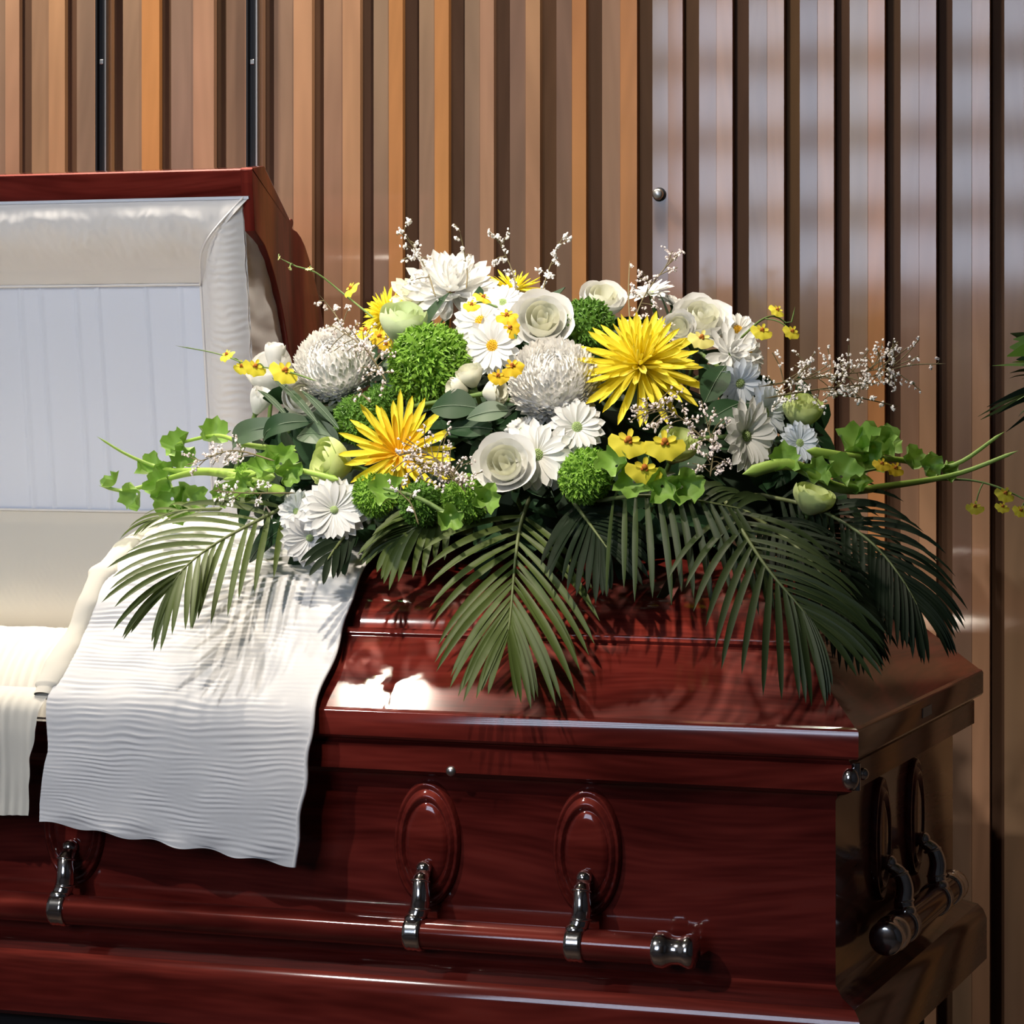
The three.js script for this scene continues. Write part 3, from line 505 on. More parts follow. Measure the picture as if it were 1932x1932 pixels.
// bells of Ireland: stem with cupped green bells
const BELL = [0, 1, 2].map((q) => grid(22, 8, (u, v) => { const a = u * Math.PI * 2, lob = 1 + (0.16 * Math.cos(a * 5 + q) + 0.10 * Math.sin(a * 3 + q * 2) + 0.12 * Math.sin(a * 8 + q)) * v * v, r = (0.10 + 0.90 * Math.pow(v, 0.75)) * lob, rib = 0.015 * Math.sin(a * 10) * v; return new V3(Math.cos(a) * r, 0.95 * Math.pow(v, 1.7) - 0.24 * v * v * Math.cos(a * 5 + q) + 0.12 * v * v * Math.sin(a * 8) + rib, Math.sin(a) * r); }));
function bells(label, stemPts, list, { z = null, mat = M.bell, stemMat = M.stemBright, r0 = 0.0052, r1 = 0.002, k = 1.05, zo = 0 } = {}) {
  const at = ([x, y]) => z === null ? onMound(x, y, k).p.addScaledVector(ray(x, y), -zo) : P(x, y, z);
  const pts = stemPts.map(at), o = thing('bells_of_ireland', label, 'flower stem', pts[0], 'bells of Ireland stems'), s = onMound(stemPts[0][0], stemPts[0][1]).px;
  part('stem', taperTube(pts.map((p) => p.clone().sub(pts[0])), r0, r1, 28, 8), stemMat, o);
  list.forEach(([x, y, R, face], i) => { const p = at([x, y]).addScaledVector(ray(x, y), -0.012 * (i % 3)); const m = part('bell', BELL[i % 3], mat, o); m.position.copy(p).sub(pts[0]); m.quaternion.setFromUnitVectors(UP, toWorld(face || [rr(-0.8, 0.8), rr(-0.3, 0.9), rr(0.2, 1)])).multiply(new THREE.Quaternion().setFromAxisAngle(UP, rr(0, 6))); m.scale.setScalar(R * s); m.translateY(-R * s * 0.5); });
  return o;
}
// palm frond: rachis and single drooping leaflets
function frond(label, pts, { n = 22, len = 130, a0 = 1.15, a1 = 0.28, droop = 0.5, wid = 0.0085, mat = M.palm, up = [0, 0.5, 1], t0 = 0.1, left = 1, right = 1, sag = 0, rw = 0.0028, group = 'palm fronds', lens = (t) => 0.55 + 0.45 * Math.sin(Math.PI * clamp(t * 0.9 + 0.1, 0, 1)) } = {}) {
  const W3 = pts.map(([x, y, z]) => P(x, y, z)), o = thing('palm_frond', label, 'palm frond', W3[0], group), c = new THREE.CatmullRomCurve3(W3), s = 1 / 1560, N0 = toWorld(up);
  part('rachis', taperTube(W3.map((p) => p.clone().sub(W3[0])), rw, rw * 0.35, 24, 7), M.rachis, o);
  for (const side of [-1, 1]) for (let i = 0; i < n; i++) {
    const k = side < 0 ? left : right; if (!k) continue;
    const t = lerp(t0, 1, (i + rr(0.2, 0.8) * 0.6) / n), p = c.getPoint(t), T = c.getTangent(t), S = N0.clone().cross(T).normalize().multiplyScalar(-side), N = T.clone().cross(S).normalize().multiplyScalar(-side);
    if (N.dot(N0) < 0) N.negate();
    const a = lerp(a0, a1, Math.pow(t, 1.2)) + rr(-0.05, 0.05), L = len * s * lens(t) * k * rr(0.9, 1.08); let d = T.clone().multiplyScalar(Math.cos(a)).addScaledVector(S, Math.sin(a)).addScaledVector(N, 0.12).normalize();
    const q = [p.clone()], seg = 9; for (let j = 0; j < seg; j++) { d.addScaledVector(UP, -droop * (0.25 + j / seg) / seg * 2 * rr(0.8, 1.2)).normalize(); q.push(q[j].clone().addScaledVector(d, L / seg)); }
    const roll = rr(-0.35, 0.35);
    const g = grid(2, seg, (u, v) => { const j = Math.round(v * seg), tt = (q[Math.min(seg, j + 1)].clone().sub(q[Math.max(0, j - 1)])).normalize(), b = tt.clone().cross(N).normalize(), nn = b.clone().cross(tt).normalize(), w = wid * 0.5 * Math.pow(Math.sin(Math.PI * clamp(v * 0.86 + 0.10, 0, 1)), 0.7) * (v > 0.999 ? 0.05 : 1), x = (u - 0.5) * 2; return q[j].clone().addScaledVector(b, x * w * Math.cos(roll)).addScaledVector(nn, x * w * Math.sin(roll) - (1 - Math.abs(x)) * w * 0.35).sub(W3[0]); });
    part('leaflet', g, mat, o);
  }
  return o;
}
function leaf(label, base, tip, wid, { mat = M.leafDark, bend = 0.15, k = 1.03, zo = 0.01, face = [0, 0.6, 1], name = 'leaf', group = 'broad green leaves', fold = 0.2 } = {}) {
  const A = onMound(base[0], base[1], k).p.addScaledVector(ray(...base), -zo), B = onMound(tip[0], tip[1], k).p.addScaledVector(ray(...tip), -zo), s = onMound(base[0], base[1]).px, o = thing(name, label, 'leaf', A, group);
  const d = B.clone().sub(A), L = d.length(), T = d.clone().normalize(), N = toWorld(face), b = T.clone().cross(N).normalize(), n = b.clone().cross(T).normalize();
  const g = grid(8, 16, (u, v) => { const x = (u - 0.5) * 2, w = wid * s / 2 * Math.pow(Math.sin(Math.PI * Math.pow(clamp(v, 0, 1), 0.8)), 0.8); return T.clone().multiplyScalar(L * v).addScaledVector(b, x * w).addScaledVector(n, bend * L * Math.sin(Math.PI * v) + Math.abs(x) * w * fold); });
  part('blade', g, mat, o);
  part('midrib', tube([0, 0.33, 0.66, 0.97].map((v) => T.clone().multiplyScalar(L * v).addScaledVector(n, bend * L * Math.sin(Math.PI * v) + 0.0004)), 0.0007, 12, 5), M.leafGrey, o);
  return o;
}

// unseen foam block and filler leaves, dark to deepen gaps between flowers
{
  const f = thing('flower_foam', 'unseen dark green foam cage deep inside the flower arrangement, darkening the gaps', 'floral foam', MC.clone().setY(RY + 0.232));
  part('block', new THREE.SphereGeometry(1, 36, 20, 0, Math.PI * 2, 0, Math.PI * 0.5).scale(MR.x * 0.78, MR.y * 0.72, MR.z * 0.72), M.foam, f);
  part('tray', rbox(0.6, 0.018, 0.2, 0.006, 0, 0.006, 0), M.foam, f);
  const fo = thing('filler_foliage', 'dense dark green filler leaves packed between the flowers', 'foliage', MC.clone()); fo.userData.kind = 'stuff';
  const lg = petalGeo(1, 0.42, { shape: 0.5, curl: -0.2, cup: 0.12, point: 0.1, base: 0.1, nu: 2, nv: 6 }), list = [];
  const col = [M.leafDark];
  for (let i = 0; i < 620; i++) {
    const a = rr(0, Math.PI * 2), y = rr(-0.12, 1), q = Math.sqrt(Math.max(0, 1 - y * y)), d = new V3(Math.cos(a) * q, y, Math.sin(a) * q), k = rr(0.74, 0.90), L = rr(0.045, 0.085);
    const g = lg.clone().scale(L, L, L).applyMatrix4(M4.makeRotationZ(rr(-1, 1))).applyMatrix4(M4.makeRotationX(rr(-1.0, 0.4))).applyMatrix4(M4.makeRotationY(rr(0, 6.28)));
    g.applyQuaternion(new THREE.Quaternion().setFromUnitVectors(UP, d)); g.translate(d.x * MR.x * k, d.y * MR.y * k, d.z * MR.z * k); list.push(g);
  }
  const m = part('leaves', merge(list), col[0], fo); m.userData.kind = 'stuff';
}
// --- white daisies and chrysanthemums
fullMum('big white chrysanthemum at the very top of the arrangement, left of centre', 850, 552, 86, [0.1, 0.75, 0.65], { n: 19, rows: 5 });
fullMum('white chrysanthemum with blunt petals behind the pale green rose, upper left', 790, 572, 62, [-0.35, 0.6, 0.75], { off: -0.02, mat: M.ivory });
daisy('white daisy with orange-yellow eye, upper one left of the big white rose', 908, 608, 54, [-0.25, 0.25, 1], { eye: M.eyeYellow, n: 17, eyeR: 0.26 });
daisy('white daisy with pale yellow eye, directly below the orange-eyed one', 930, 652, 58, [-0.35, 0.05, 1], { eye: M.eyeYellow, n: 18, off: 0.012, eyeR: 0.22, eye2: 1 });
daisy('small white daisy squeezed between the top chrysanthemum and the big white rose', 948, 572, 46, [-0.1, 0.7, 0.8], { off: -0.01 });
pompon('large white pompon chrysanthemum in the middle of the arrangement', 1045, 722, 84, [0.0, 0.62, 0.8], { mat: M.whiteDense, n: 760, off: 0.01 });
pompon('creamy white pompon chrysanthemum at the left, speckled with tiny florets', 632, 692, 74, [-0.15, 0.55, 0.85], { mat: M.whiteDense, n: 560, curl: 0.8 });
daisy('white daisy with grey-green eye, lower middle beside the low white rose', 1013, 858, 68, [0.0, 0.15, 1], { off: 0.03, n: 16, eyeR: 0.17 });
daisy('white daisy with grey-green eye just under the large pompon', 1088, 806, 54, [0.15, 0.2, 1], { off: 0.02, n: 17, eyeR: 0.2 });
daisy('half hidden white daisy behind the green wedge, below the other two', 1060, 872, 56, [0.2, -0.1, 1], { off: 0.005, mat: M.whiteCoolLit });
daisy('white daisy with tiny green eye hanging at the lower left over the palm', 630, 962, 64, [0.1, 0.1, 1], { n: 22, eyeR: 0.11, off: 0.06 });
daisy('small white daisy turned left, beside the larger low daisy', 560, 965, 44, [-0.6, 0.25, 0.8], { n: 17, eyeR: 0.14, off: 0.05 });
daisy('lowest white daisy, drooping onto the drape', 585, 1014, 56, [-0.1, -0.25, 1], { n: 20, eyeR: 0.12, off: 0.065 });
daisy('large white daisy in profile at the right end', 1404, 822, 74, [0.62, 0.05, 0.62], { n: 20, eyeR: 0.16, off: 0.02, el: 0.3 });
daisy('white daisy in profile behind the large right-hand one', 1440, 778, 62, [0.72, 0.1, 0.5], { n: 18, off: -0.01, mat: M.whiteCoolLit, el: 0.3 });
daisy('white daisy with mustard eye at the upper right shoulder', 1392, 625, 44, [0.35, 0.55, 0.8], { eye: M.eyeYellow, n: 16, eyeR: 0.34 });
daisy('white daisy with orange eye at the right edge of the white cluster', 1412, 670, 44, [0.75, 0.35, 0.6], { eye: M.eyeYellow, n: 16, eyeR: 0.32 });
fullMum('white chrysanthemum in the middle of the right-hand white cluster', 1378, 668, 54, [0.35, 0.3, 0.9], { n: 15, rows: 4 });
daisy('white daisy coloured as in cool light, hanging below the right-hand white cluster', 1395, 722, 50, [0.4, -0.35, 0.85], { mat: M.whiteCoolLit, n: 16 });
daisy('white daisy seen edge-on at the top right of the skyline', 1228, 556, 48, [-0.25, 0.95, 0.25], { n: 15, el: 0.25 });
daisy('second edge-on white daisy, just right of the first on the skyline', 1272, 578, 46, [0.35, 0.9, 0.2], { n: 15, el: 0.25 });
daisy('white daisy mostly tucked under the pale green rose at the right end', 1508, 836, 42, [0.3, 0.2, 0.9], { mat: M.whiteCoolLit });
daisy('small white daisy peeping behind the low white rose', 985, 812, 34, [-0.2, 0.6, 0.8], { n: 13, eyeR: 0.16 });
// --- yellow
spiderMum('large yellow spider chrysanthemum right of centre with radiating petals', 1207, 692, 122, [0.0, 0.60, 0.85], { off: 0.03, n: 24, rows: 6, el0: -0.3, el1: 1.25 });
spiderMum('yellow spider chrysanthemum low at the left, half covered by tiny florets', 752, 858, 112, [0.05, 0.35, 0.95], { off: 0.02, n: 21, rows: 4, el0: 0.05, el1: 0.9, inner: M.gold });
spiderMum('yellow spider chrysanthemum at the upper left behind the pale green rose', 735, 596, 66, [-0.7, 0.5, 0.5], { off: -0.03, n: 26, rows: 5 });
spiderMum('yellow chrysanthemum peeping over the top behind the big white rose', 968, 548, 56, [0.0, 0.9, 0.3], { off: -0.06, n: 22, rows: 3, el0: 0.2, el1: 0.9 });
// --- roses, lisianthus, buds
rose('big white rose at the top centre', 1022, 612, 58, [0.05, 0.5, 0.9], { off: 0.02, ruffle: 0.04 });
rose('round white rose on the skyline behind the green dianthus', 1136, 572, 44, [0.1, 0.75, 0.6], { off: -0.04, open: 0.4, rings: 4 });
rose('white rose low in the middle with bluish lower petals', 955, 882, 58, [-0.15, 0.45, 0.9], { off: 0.045, ruffle: 0.03 });
rose('pale green rose at the upper left above the big green ball', 760, 616, 46, [0.1, 0.95, 0.45], { mats: PALES.green, off: 0.01, open: 0.08, rings: 4, height: 1.5, group: 'pale green roses' });
rose('ruffled white lisianthus at the upper right shoulder', 1322, 612, 56, [0.1, 0.7, 0.7], { off: -0.02, open: 0.9, ruffle: 0.16, group: 'ruffled white lisianthus', name: 'lisianthus' });
rose('ruffled white lisianthus left half of the upper right pair', 1284, 622, 36, [-0.3, 0.4, 0.9], { off: 0.0, open: 0.6, ruffle: 0.14, rings: 4, group: 'ruffled white lisianthus', name: 'lisianthus' });
rose('pale lime rose at the right end beside the wispy florets', 1512, 780, 40, [0.15, 0.95, 0.4], { mats: PALES.lime, off: 0, open: 0.12, rings: 4, height: 1.4, group: 'pale green roses' });
rose('flat lime-green rose under the right-hand stems, crossed by dark leaflets', 1532, 946, 42, [0.3, 0.9, 0.25], { mats: PALES.lime, off: 0.03, open: 0.05, rings: 3, height: 1.15, group: 'pale green roses' });
bud('closed lime-green rosebud lying at the left beside the yellow spider flower', 632, 874, 46, [-0.85, 0.2, 0.5], { mats: PALES.lime, off: 0.04, height: 1.35, open: 0.2, group: 'pale green roses', rings: 4 });
rose('lime rose half hidden by the yellow orchids at the lower right', 1275, 846, 40, [0.3, 0.8, 0.5], { mats: PALES.lime, off: 0.02, open: 0.1, height: 1.4, rings: 4, group: 'pale green roses' });
bud('cream bud, topmost of the three beside the big green ball', 888, 712, 26, [-0.3, 0.85, 0.4], { mats: [M.ivory, M.ivory], off: 0.03, height: 1.5 });
bud('cream bud, leftmost and smallest of the three beside the big green ball', 864, 734, 20, [-0.9, 0.2, 0.4], { mats: [M.ivory, M.ivory], off: 0.03, height: 1.9 });
bud('cream bud, rightmost of the three, touching the large pompon', 930, 740, 26, [0.85, 0.15, 0.5], { mats: [M.ivory, M.ivory], off: 0.04, height: 1.5 });
rose('white lily-like bloom with pointed petals at the far left', 518, 712, 44, [-0.4, 0.75, 0.5], { open: 0.35, rings: 3, height: 1.8, off: 0.0, group: 'white lilies', name: 'lily', mats: PALES.white });
rose('white lily-like bloom low behind the dark leaves at the left', 566, 756, 36, [0.2, 0.4, 0.8], { open: 0.4, rings: 3, height: 1.4, off: 0.0, group: 'white lilies', name: 'lily', mats: PALES.ivory });
bud('white pointed lily bud standing up beside the yellow orchids at far left', 518, 672, 20, [0.1, 1, 0.2], { mats: [M.white, M.white], height: 2.4, off: 0.01, rings: 2, group: 'white lilies' });
bud('white lily petal pointing down left over the grey-green leaf', 490, 758, 22, [0.35, 0.9, 0.3], { mats: [M.white, M.white], height: 2.2, off: 0.015, rings: 2, group: 'white lilies' });
// --- green dianthus
mossBall('largest bright green dianthus ball, left of centre', 812, 690, 80, [-0.05, 0.4, 0.9], { n: 2600, off: 0.0 });
mossBall('green dianthus between the big white rose and the large yellow flower', 1106, 614, 54, [0.1, 0.6, 0.8], { mat: M.mossDark, off: -0.01, n: 1500 });
mossBall('dark green dianthus ball under the left pompon', 678, 792, 50, [-0.1, 0.3, 0.95], { mat: M.mossDark, off: 0 });
mossBall('small dark green dianthus right of the left pompon', 718, 762, 38, [0.1, 0.3, 0.95], { mat: M.mossDark, off: -0.015, n: 900 });
mossBall('green dianthus wedge below the grey-eyed daisies', 1106, 898, 56, [0.25, 0.1, 1], { off: 0.035, sx: 0.9, squash: 0.9 });
mossBall('green dianthus low at the left under the yellow spider flower', 708, 934, 44, [-0.1, 0.1, 1], { off: 0.04, n: 1100, squash: 0.8 });
mossBall('green dianthus low and left of the white rose', 880, 942, 48, [0, 0.05, 1], { off: 0.04, n: 1100 });
mossBall('darker green dianthus between the two low left ones', 795, 950, 44, [0, 0, 1], { off: 0.03, n: 1000, mat: M.mossDark });
mossBall('small yellow-green dianthus among the left bells', 470, 905, 34, [-0.2, 0.3, 0.9], { off: 0.02, n: 800 });
// --- orchids
orchidSpray('yellow orchid spray reaching left across the white lining', [[600, 720], [540, 700], [470, 688], [405, 666], [330, 652]], [[428, 668, 17, [-0.6, 0.6, 0.6]], [456, 690, 18, [-0.4, 0.0, 1]], [482, 690, 22, [0.1, -0.1, 1]], [538, 698, 27, [0.2, 0.2, 1]]], { mat: M.yellow, zk: 0.02, r0: 0.0012 });
orchidSpray('thin orchid stem with knobbly buds crossing the dark lid end', [[705, 600], [650, 556], [592, 512], [560, 503], [526, 486]], [[662, 543, 20, [-0.8, 0.5, 0.5]], [526, 486, 5, [-1, 0.4, 0.4], 0, M.limeDeep], [546, 506, 6, [-0.6, -0.5, 0.4], 0, M.limeDeep], [584, 506, 8, [-0.2, 1, 0.4], 0, M.limeDeep]], { zk: 0.0 });
orchidSpray('golden orchid cluster under the upper left yellow flower', [[740, 660], [715, 645], [690, 622]], [[690, 622, 22, [-0.4, 0.7, 0.7]], [716, 634, 20, [0.1, 0.3, 1]], [728, 648, 16, [0.3, 0, 1]]], { mat: M.gold, zk: 0.03 });
orchidSpray('gold orchid blossoms over the white daisies at top centre', [[975, 640], [962, 610], [955, 590]], [[956, 594, 20, [-0.1, 0.5, 0.9], 0.4], [962, 618, 20, [0.1, 0.2, 1], 2.0]], { mat: M.gold, zk: 0.075 });
orchidSpray('yellow orchid blossoms left of the large pompon', [[975, 690], [950, 705], [938, 722]], [[966, 690, 24, [0.3, 0.5, 0.8], 1.2], [940, 708, 20, [-0.3, 0.0, 1]]], { mat: M.gold, zk: 0.055 });
orchidSpray('bright yellow orchid trio in front of the lime rose at lower right', [[1275, 870], [1235, 850], [1190, 828]], [[1186, 830, 36, [-0.1, 0.1, 1]], [1254, 834, 38, [0.1, 0.2, 1], 0.5], [1216, 882, 34, [0.0, -0.1, 1], 0.2]], { zk: 0.05 });
orchidSpray('yellow orchid spray standing out at the upper right', [[1395, 640], [1440, 602], [1470, 600], [1490, 612], [1500, 578]], [[1438, 622, 20, [0, 0.1, 1]], [1467, 584, 16, [0.3, 0.5, 0.8]], [1495, 624, 17, [0.2, 0, 1]]], { mat: M.yellow, zk: 0.0 });
orchidSpray('yellow orchid spray drooping at the far right end', [[1760, 905], [1830, 906], [1880, 918], [1940, 945]], [[1840, 955, 17, [-0.2, 0.2, 1]], [1897, 930, 19, [0.1, 0.2, 1]], [1892, 955, 14, [0, 0, 1]], [1926, 962, 15, [0.2, 0, 1]]], { zk: 0.03 });
orchidSpray('pair of small golden orchids among the right-hand bells', [[1620, 892], [1660, 884], [1700, 880]], [[1664, 874, 16, [0, 0.3, 1]], [1690, 882, 17, [0.1, 0.2, 1]]], { mat: M.gold, zk: 0.06 });
orchidSpray('golden orchid slipped behind the top chrysanthemum', [[940, 580], [905, 570], [880, 580]], [[912, 560, 18, [0.3, 0.8, 0.5]], [890, 574, 16, [-0.2, 0.5, 0.8]]], { mat: M.gold, zk: 0.03 });
orchidSpray('pale yellow orchid on the ruffled white lisianthus', [[1345, 650], [1335, 642], [1322, 636]], [[1324, 636, 24, [0, 0.4, 0.9]]], { mat: M.paleYellow, zk: 0.06 });
// --- bells of Ireland and bright stems
bells('upper left bells of Ireland stem with two cupped bells', [[560, 850], [470, 840], [405, 822], [330, 838]], [[404, 818, 30, [0.2, 0.7, 0.7]], [332, 838, 28, [-0.5, 0.6, 0.8]], [345, 858, 26, [0.2, -0.5, 0.9]]], { zo: 0.01, r0: 0.004 });
bells('left stem ending in a slim upturned green tip', [[520, 900], [400, 890], [300, 882], [240, 858], [182, 823]], [[285, 880, 26, [-0.4, 0.7, 0.7]], [315, 896, 24, [-0.2, 0.3, 1]]], { zo: 0.02, r0: 0.0075, r1: 0.0012 });
bells('lower left stem with a cluster of green bells and a forked tip', [[540, 930], [390, 890], [300, 908], [235, 926], [186, 916]], [[208, 908, 20, [-0.6, 0.8, 0.3]], [250, 935, 26, [-0.6, -0.2, 0.8]], [320, 940, 34, [-0.2, 0.1, 1]], [358, 942, 32, [0.3, 0.1, 1]], [300, 915, 28, [-0.3, 0.4, 0.9]], [338, 965, 24, [0, -0.6, 0.8]]], { zo: 0.05, r0: 0.0075, r1: 0.002 });
bells('bells of Ireland stem in front of the left pompon, bells along it', [[640, 905], [540, 885], [460, 900], [420, 905]], [[530, 868, 30, [0.1, 0.5, 0.9]], [500, 880, 28, [-0.3, 0.6, 0.8]], [545, 890, 24, [0.3, -0.2, 1]], [462, 918, 26, [-0.4, 0.1, 0.9]], [425, 930, 24, [-0.3, -0.1, 1]]], { zo: 0.05, r0: 0.004 });
bells('long bright stem sweeping right with an upturned tip', [[1400, 895], [1490, 876], [1580, 920], [1690, 915], [1810, 893], [1922, 850]], [[1480, 868, 28, [0, 0.5, 0.9]], [1540, 892, 26, [0.2, 0.4, 0.9]], [1590, 890, 32, [0.1, 0.6, 0.8]], [1612, 905, 26, [0, 0, 1]]], { zo: 0.08, r0: 0.0075, r1: 0.0022 });
bells('right-hand stem with a tall green bell and an upper forked tip', [[1520, 850], [1600, 862], [1700, 868], [1790, 880], [1896, 814]], [[1620, 832, 36, [-0.2, 0.7, 0.7]], [1650, 838, 38, [0.0, 0.3, 1]], [1672, 832, 30, [0.5, 0.5, 0.7]], [1635, 860, 34, [-0.2, 0, 1]], [1725, 868, 26, [0.4, 0.6, 0.7]], [1755, 878, 24, [0.5, 0.2, 0.9]], [1790, 890, 20, [0.6, 0.3, 0.7]]], { zo: 0.05, r0: 0.006, r1: 0.002 });
bells('bells of Ireland at the lower right under the yellow orchids', [[1330, 900], [1260, 905], [1180, 895]], [[1195, 908, 32, [-0.2, 0.1, 1]], [1250, 918, 30, [0, 0.0, 1]], [1292, 918, 32, [0.3, 0.1, 0.9]], [1158, 872, 30, [-0.4, 0.5, 0.8]]], { zo: 0.065, r0: 0.003, stemMat: M.stem });
bells('short green bells low at the left above the yellow spider flower petals', [[860, 980], [790, 940], [720, 920]], [[730, 925, 30, [-0.2, 0.5, 0.9]], [915, 940, 26, [0.4, 0.2, 1]], [850, 975, 24, [0, -0.2, 1]]], { zo: 0.085, r0: 0.003, stemMat: M.stem });
// --- sprigs of tiny florets
sprig('wispy floret sprig standing highest above the top chrysanthemum', [[822, 560], [800, 500], [762, 436]], 36, 90, { zo: 0, mat: M.floretWhite });
sprig('thin floret sprig with a single tuft right of the highest one', [[880, 545], [880, 500], [868, 436]], 14, 34, { zo: 0, mat: M.floretWhite, from: 0.45 });
sprig('floret sprig rising from the peeping yellow flower', [[975, 548], [962, 500], [940, 452]], 28, 64, { zo: 0, mat: M.floretWhite });
sprig('floret sprig leaning right behind the big white rose', [[1022, 560], [1035, 510], [1056, 458]], 24, 60, { zo: 0, mat: M.floretWhite });
sprig('floret sprig above the white rose on the skyline', [[1185, 640], [1215, 560], [1272, 484]], 32, 110, { zo: 0, size: 4.1, from: 0.1 });
sprig('short floret sprig on the left of the skyline rose gap', [[1190, 630], [1186, 560], [1188, 490]], 16, 24, { zo: 0 });
sprig('long airy floret sprig reaching out to the right', [[1430, 730], [1540, 712], [1640, 700], [1690, 690]], 56, 300, { zo: 0.0, size: 4.1, mat: M.floretWhite, from: 0.12 });
sprig('lower airy floret sprig filling under the long right-hand one', [[1440, 752], [1540, 735], [1660, 722]], 40, 170, { zo: 0.0, size: 4.2, mat: M.floretWhite, from: 0.1 });
sprig('single thread of florets at the far tip of the right-hand sprig', [[1640, 712], [1710, 690], [1785, 686]], 14, 12, { zo: 0, from: 0.2 });
sprig('low floret tuft hanging right of the pale lime rose', [[1560, 740], [1630, 752], [1698, 768]], 14, 18, { zo: 0, mat: M.floretWhite, from: 0.3 });
sprig('dense pinkish floret mass right of the low yellow spider flower', [[880, 930], [840, 880], [800, 850]], 52, 260, { zo: 0.075, size: 4.1, from: 0.05 });
sprig('floret sprig under the large yellow flower', [[1330, 830], [1270, 780], [1215, 770]], 40, 150, { zo: 0.05, size: 4.1, from: 0.05 });
sprig('floret sprig between the orchid trio and the profile daisy', [[1340, 900], [1345, 850], [1335, 800]], 38, 130, { zo: 0.05, size: 4.1, from: 0.05 });
sprig('floret sprig spilling over the left pompon', [[730, 720], [690, 660], [625, 612]], 40, 190, { zo: 0.06, size: 4.1, from: 0.05 });
sprig('small floret sprig left of the knobbly orchid stem', [[650, 630], [630, 590], [602, 556]], 20, 26, { zo: 0.01 });
sprig('floret sprig among the left bells', [[520, 870], [440, 850], [380, 870]], 34, 90, { zo: 0.06, size: 4.1 });
sprig('low floret sprig above the left palm', [[560, 930], [460, 930], [400, 925]], 30, 70, { zo: 0.06, size: 4.1, mat: M.floretWhite });
sprig('few white florets on the dark dianthus at the left', [[700, 760], [680, 744], [665, 748]], 14, 12, { zo: 0.06, mat: M.floretWhite });
sprig('few white florets on the lowest green dianthus balls', [[790, 990], [775, 950], [755, 930]], 22, 26, { zo: 0.09, mat: M.floretWhite });
sprig('pale floret sprig behind the skyline daisies', [[1215, 660], [1235, 620], [1262, 640]], 26, 60, { zo: 0.0 });
// --- leaves
leaf('grey-green pointed leaf arching out at the far left', [560, 800], [440, 850], 46, { mat: M.leafGrey, bend: 0.28, face: [-0.3, 0.3, 1] });
leaf('dark pointed leaf overlapping the grey-green one', [590, 795], [496, 842], 44, { mat: M.leafDark, bend: 0.3, zo: 0.025 });
leaf('slim dark leaf rising across the left lily', [600, 800], [512, 712], 16, { bend: 0.05, zo: 0.05 });
leaf('second slim dark leaf crossing below the left pompon', [640, 810], [568, 736], 16, { bend: 0.05, zo: 0.045 });
leaf('short slim dark leaf on the left lily petal', [545, 790], [486, 736], 12, { bend: 0.05, zo: 0.045 });
leaf('broad dark leaf under the three cream buds', [900, 770], [812, 772], 66, { bend: 0.12, zo: 0.02 });
leaf('mid green leaf right of the three cream buds', [960, 775], [880, 790], 44, { bend: 0.1, zo: 0.035, mat: M.leafGrey });
leaf('dark leaf below the broad one in the middle', [930, 810], [840, 812], 48, { bend: 0.1, zo: 0.01 });
leaf('dark leaf right of the large yellow flower', [1330, 760], [1370, 690], 54, { bend: 0.1, zo: 0.0 });
leaf('dark leaf behind the profile daisy at the right', [1330, 800], [1400, 760], 50, { bend: 0.1, zo: 0 });
leaf('grey-green leaf behind the closed lime rosebud', [640, 830], [560, 825], 54, { bend: 0.15, zo: 0.01, mat: M.leafGrey });
leaf('dark blade-like leaf hanging over the drape below the low daisies', [545, 990], [470, 1062], 46, { bend: 0.08, zo: 0.03, k: 1.0 });
// --- palm fronds
frond('left palm frond hanging over the white drape', [[590, 930, -0.12], [480, 985, -0.07], [400, 1030, -0.03], [345, 1075, 0.02], [320, 1110, 0.035]], { n: 15, len: 205, a0: 0.95, a1: 0.2, droop: 0.45, up: [-0.1, 0.6, 0.9], wid: 0.0080 });
frond('small palm tip behind the left frond, over the lining', [[420, 960, -0.12], [330, 966, -0.13], [280, 985, -0.13]], { n: 6, len: 120, a0: 0.7, a1: 0.1, droop: 0.5, up: [0, 1, 0.6], wid: 0.006, right: 1, left: 0.7 });
frond('middle palm frond fanning over the lid', [[1000, 935, -0.10], [980, 1000, -0.06], [970, 1080, -0.035], [964, 1150, -0.01], [958, 1200, 0.012]], { n: 16, len: 235, a0: 1.15, a1: 0.16, droop: 0.45, up: [0.0, 0.35, 1], wid: 0.0085, t0: 0.14 });
frond('right palm frond with long leaflets hanging over the lid corner', [[1360, 930, -0.11], [1400, 1000, -0.06], [1450, 1075, -0.03], [1505, 1140, -0.02], [1530, 1170, -0.015]], { n: 16, len: 235, a0: 1.1, a1: 0.2, droop: 0.6, mat: M.palmHalfShaded, up: [0.2, 0.35, 1], wid: 0.0085, t0: 0.12 });
frond('palm frond lying across with leaflets hanging straight down, right of the middle', [[1120, 945, -0.08], [1220, 935, -0.05], [1320, 945, -0.05], [1400, 960, -0.07]], { n: 13, len: 200, a0: 1.25, a1: 0.9, droop: 1.0, mat: M.palmHalfShaded, up: [0, 0.5, 1], left: 0.35, right: 1, wid: 0.0085, lens: () => 1 });
frond('shade-darkened palm frond drooping behind at the right end', [[1420, 930, -0.22], [1540, 960, -0.20], [1640, 1020, -0.17], [1700, 1090, -0.14], [1735, 1150, -0.12]], { n: 26, len: 190, a0: 1.0, a1: 0.25, droop: 0.75, mat: M.palmShaded, wid: 0.007, up: [0.3, 0.4, 0.9] });
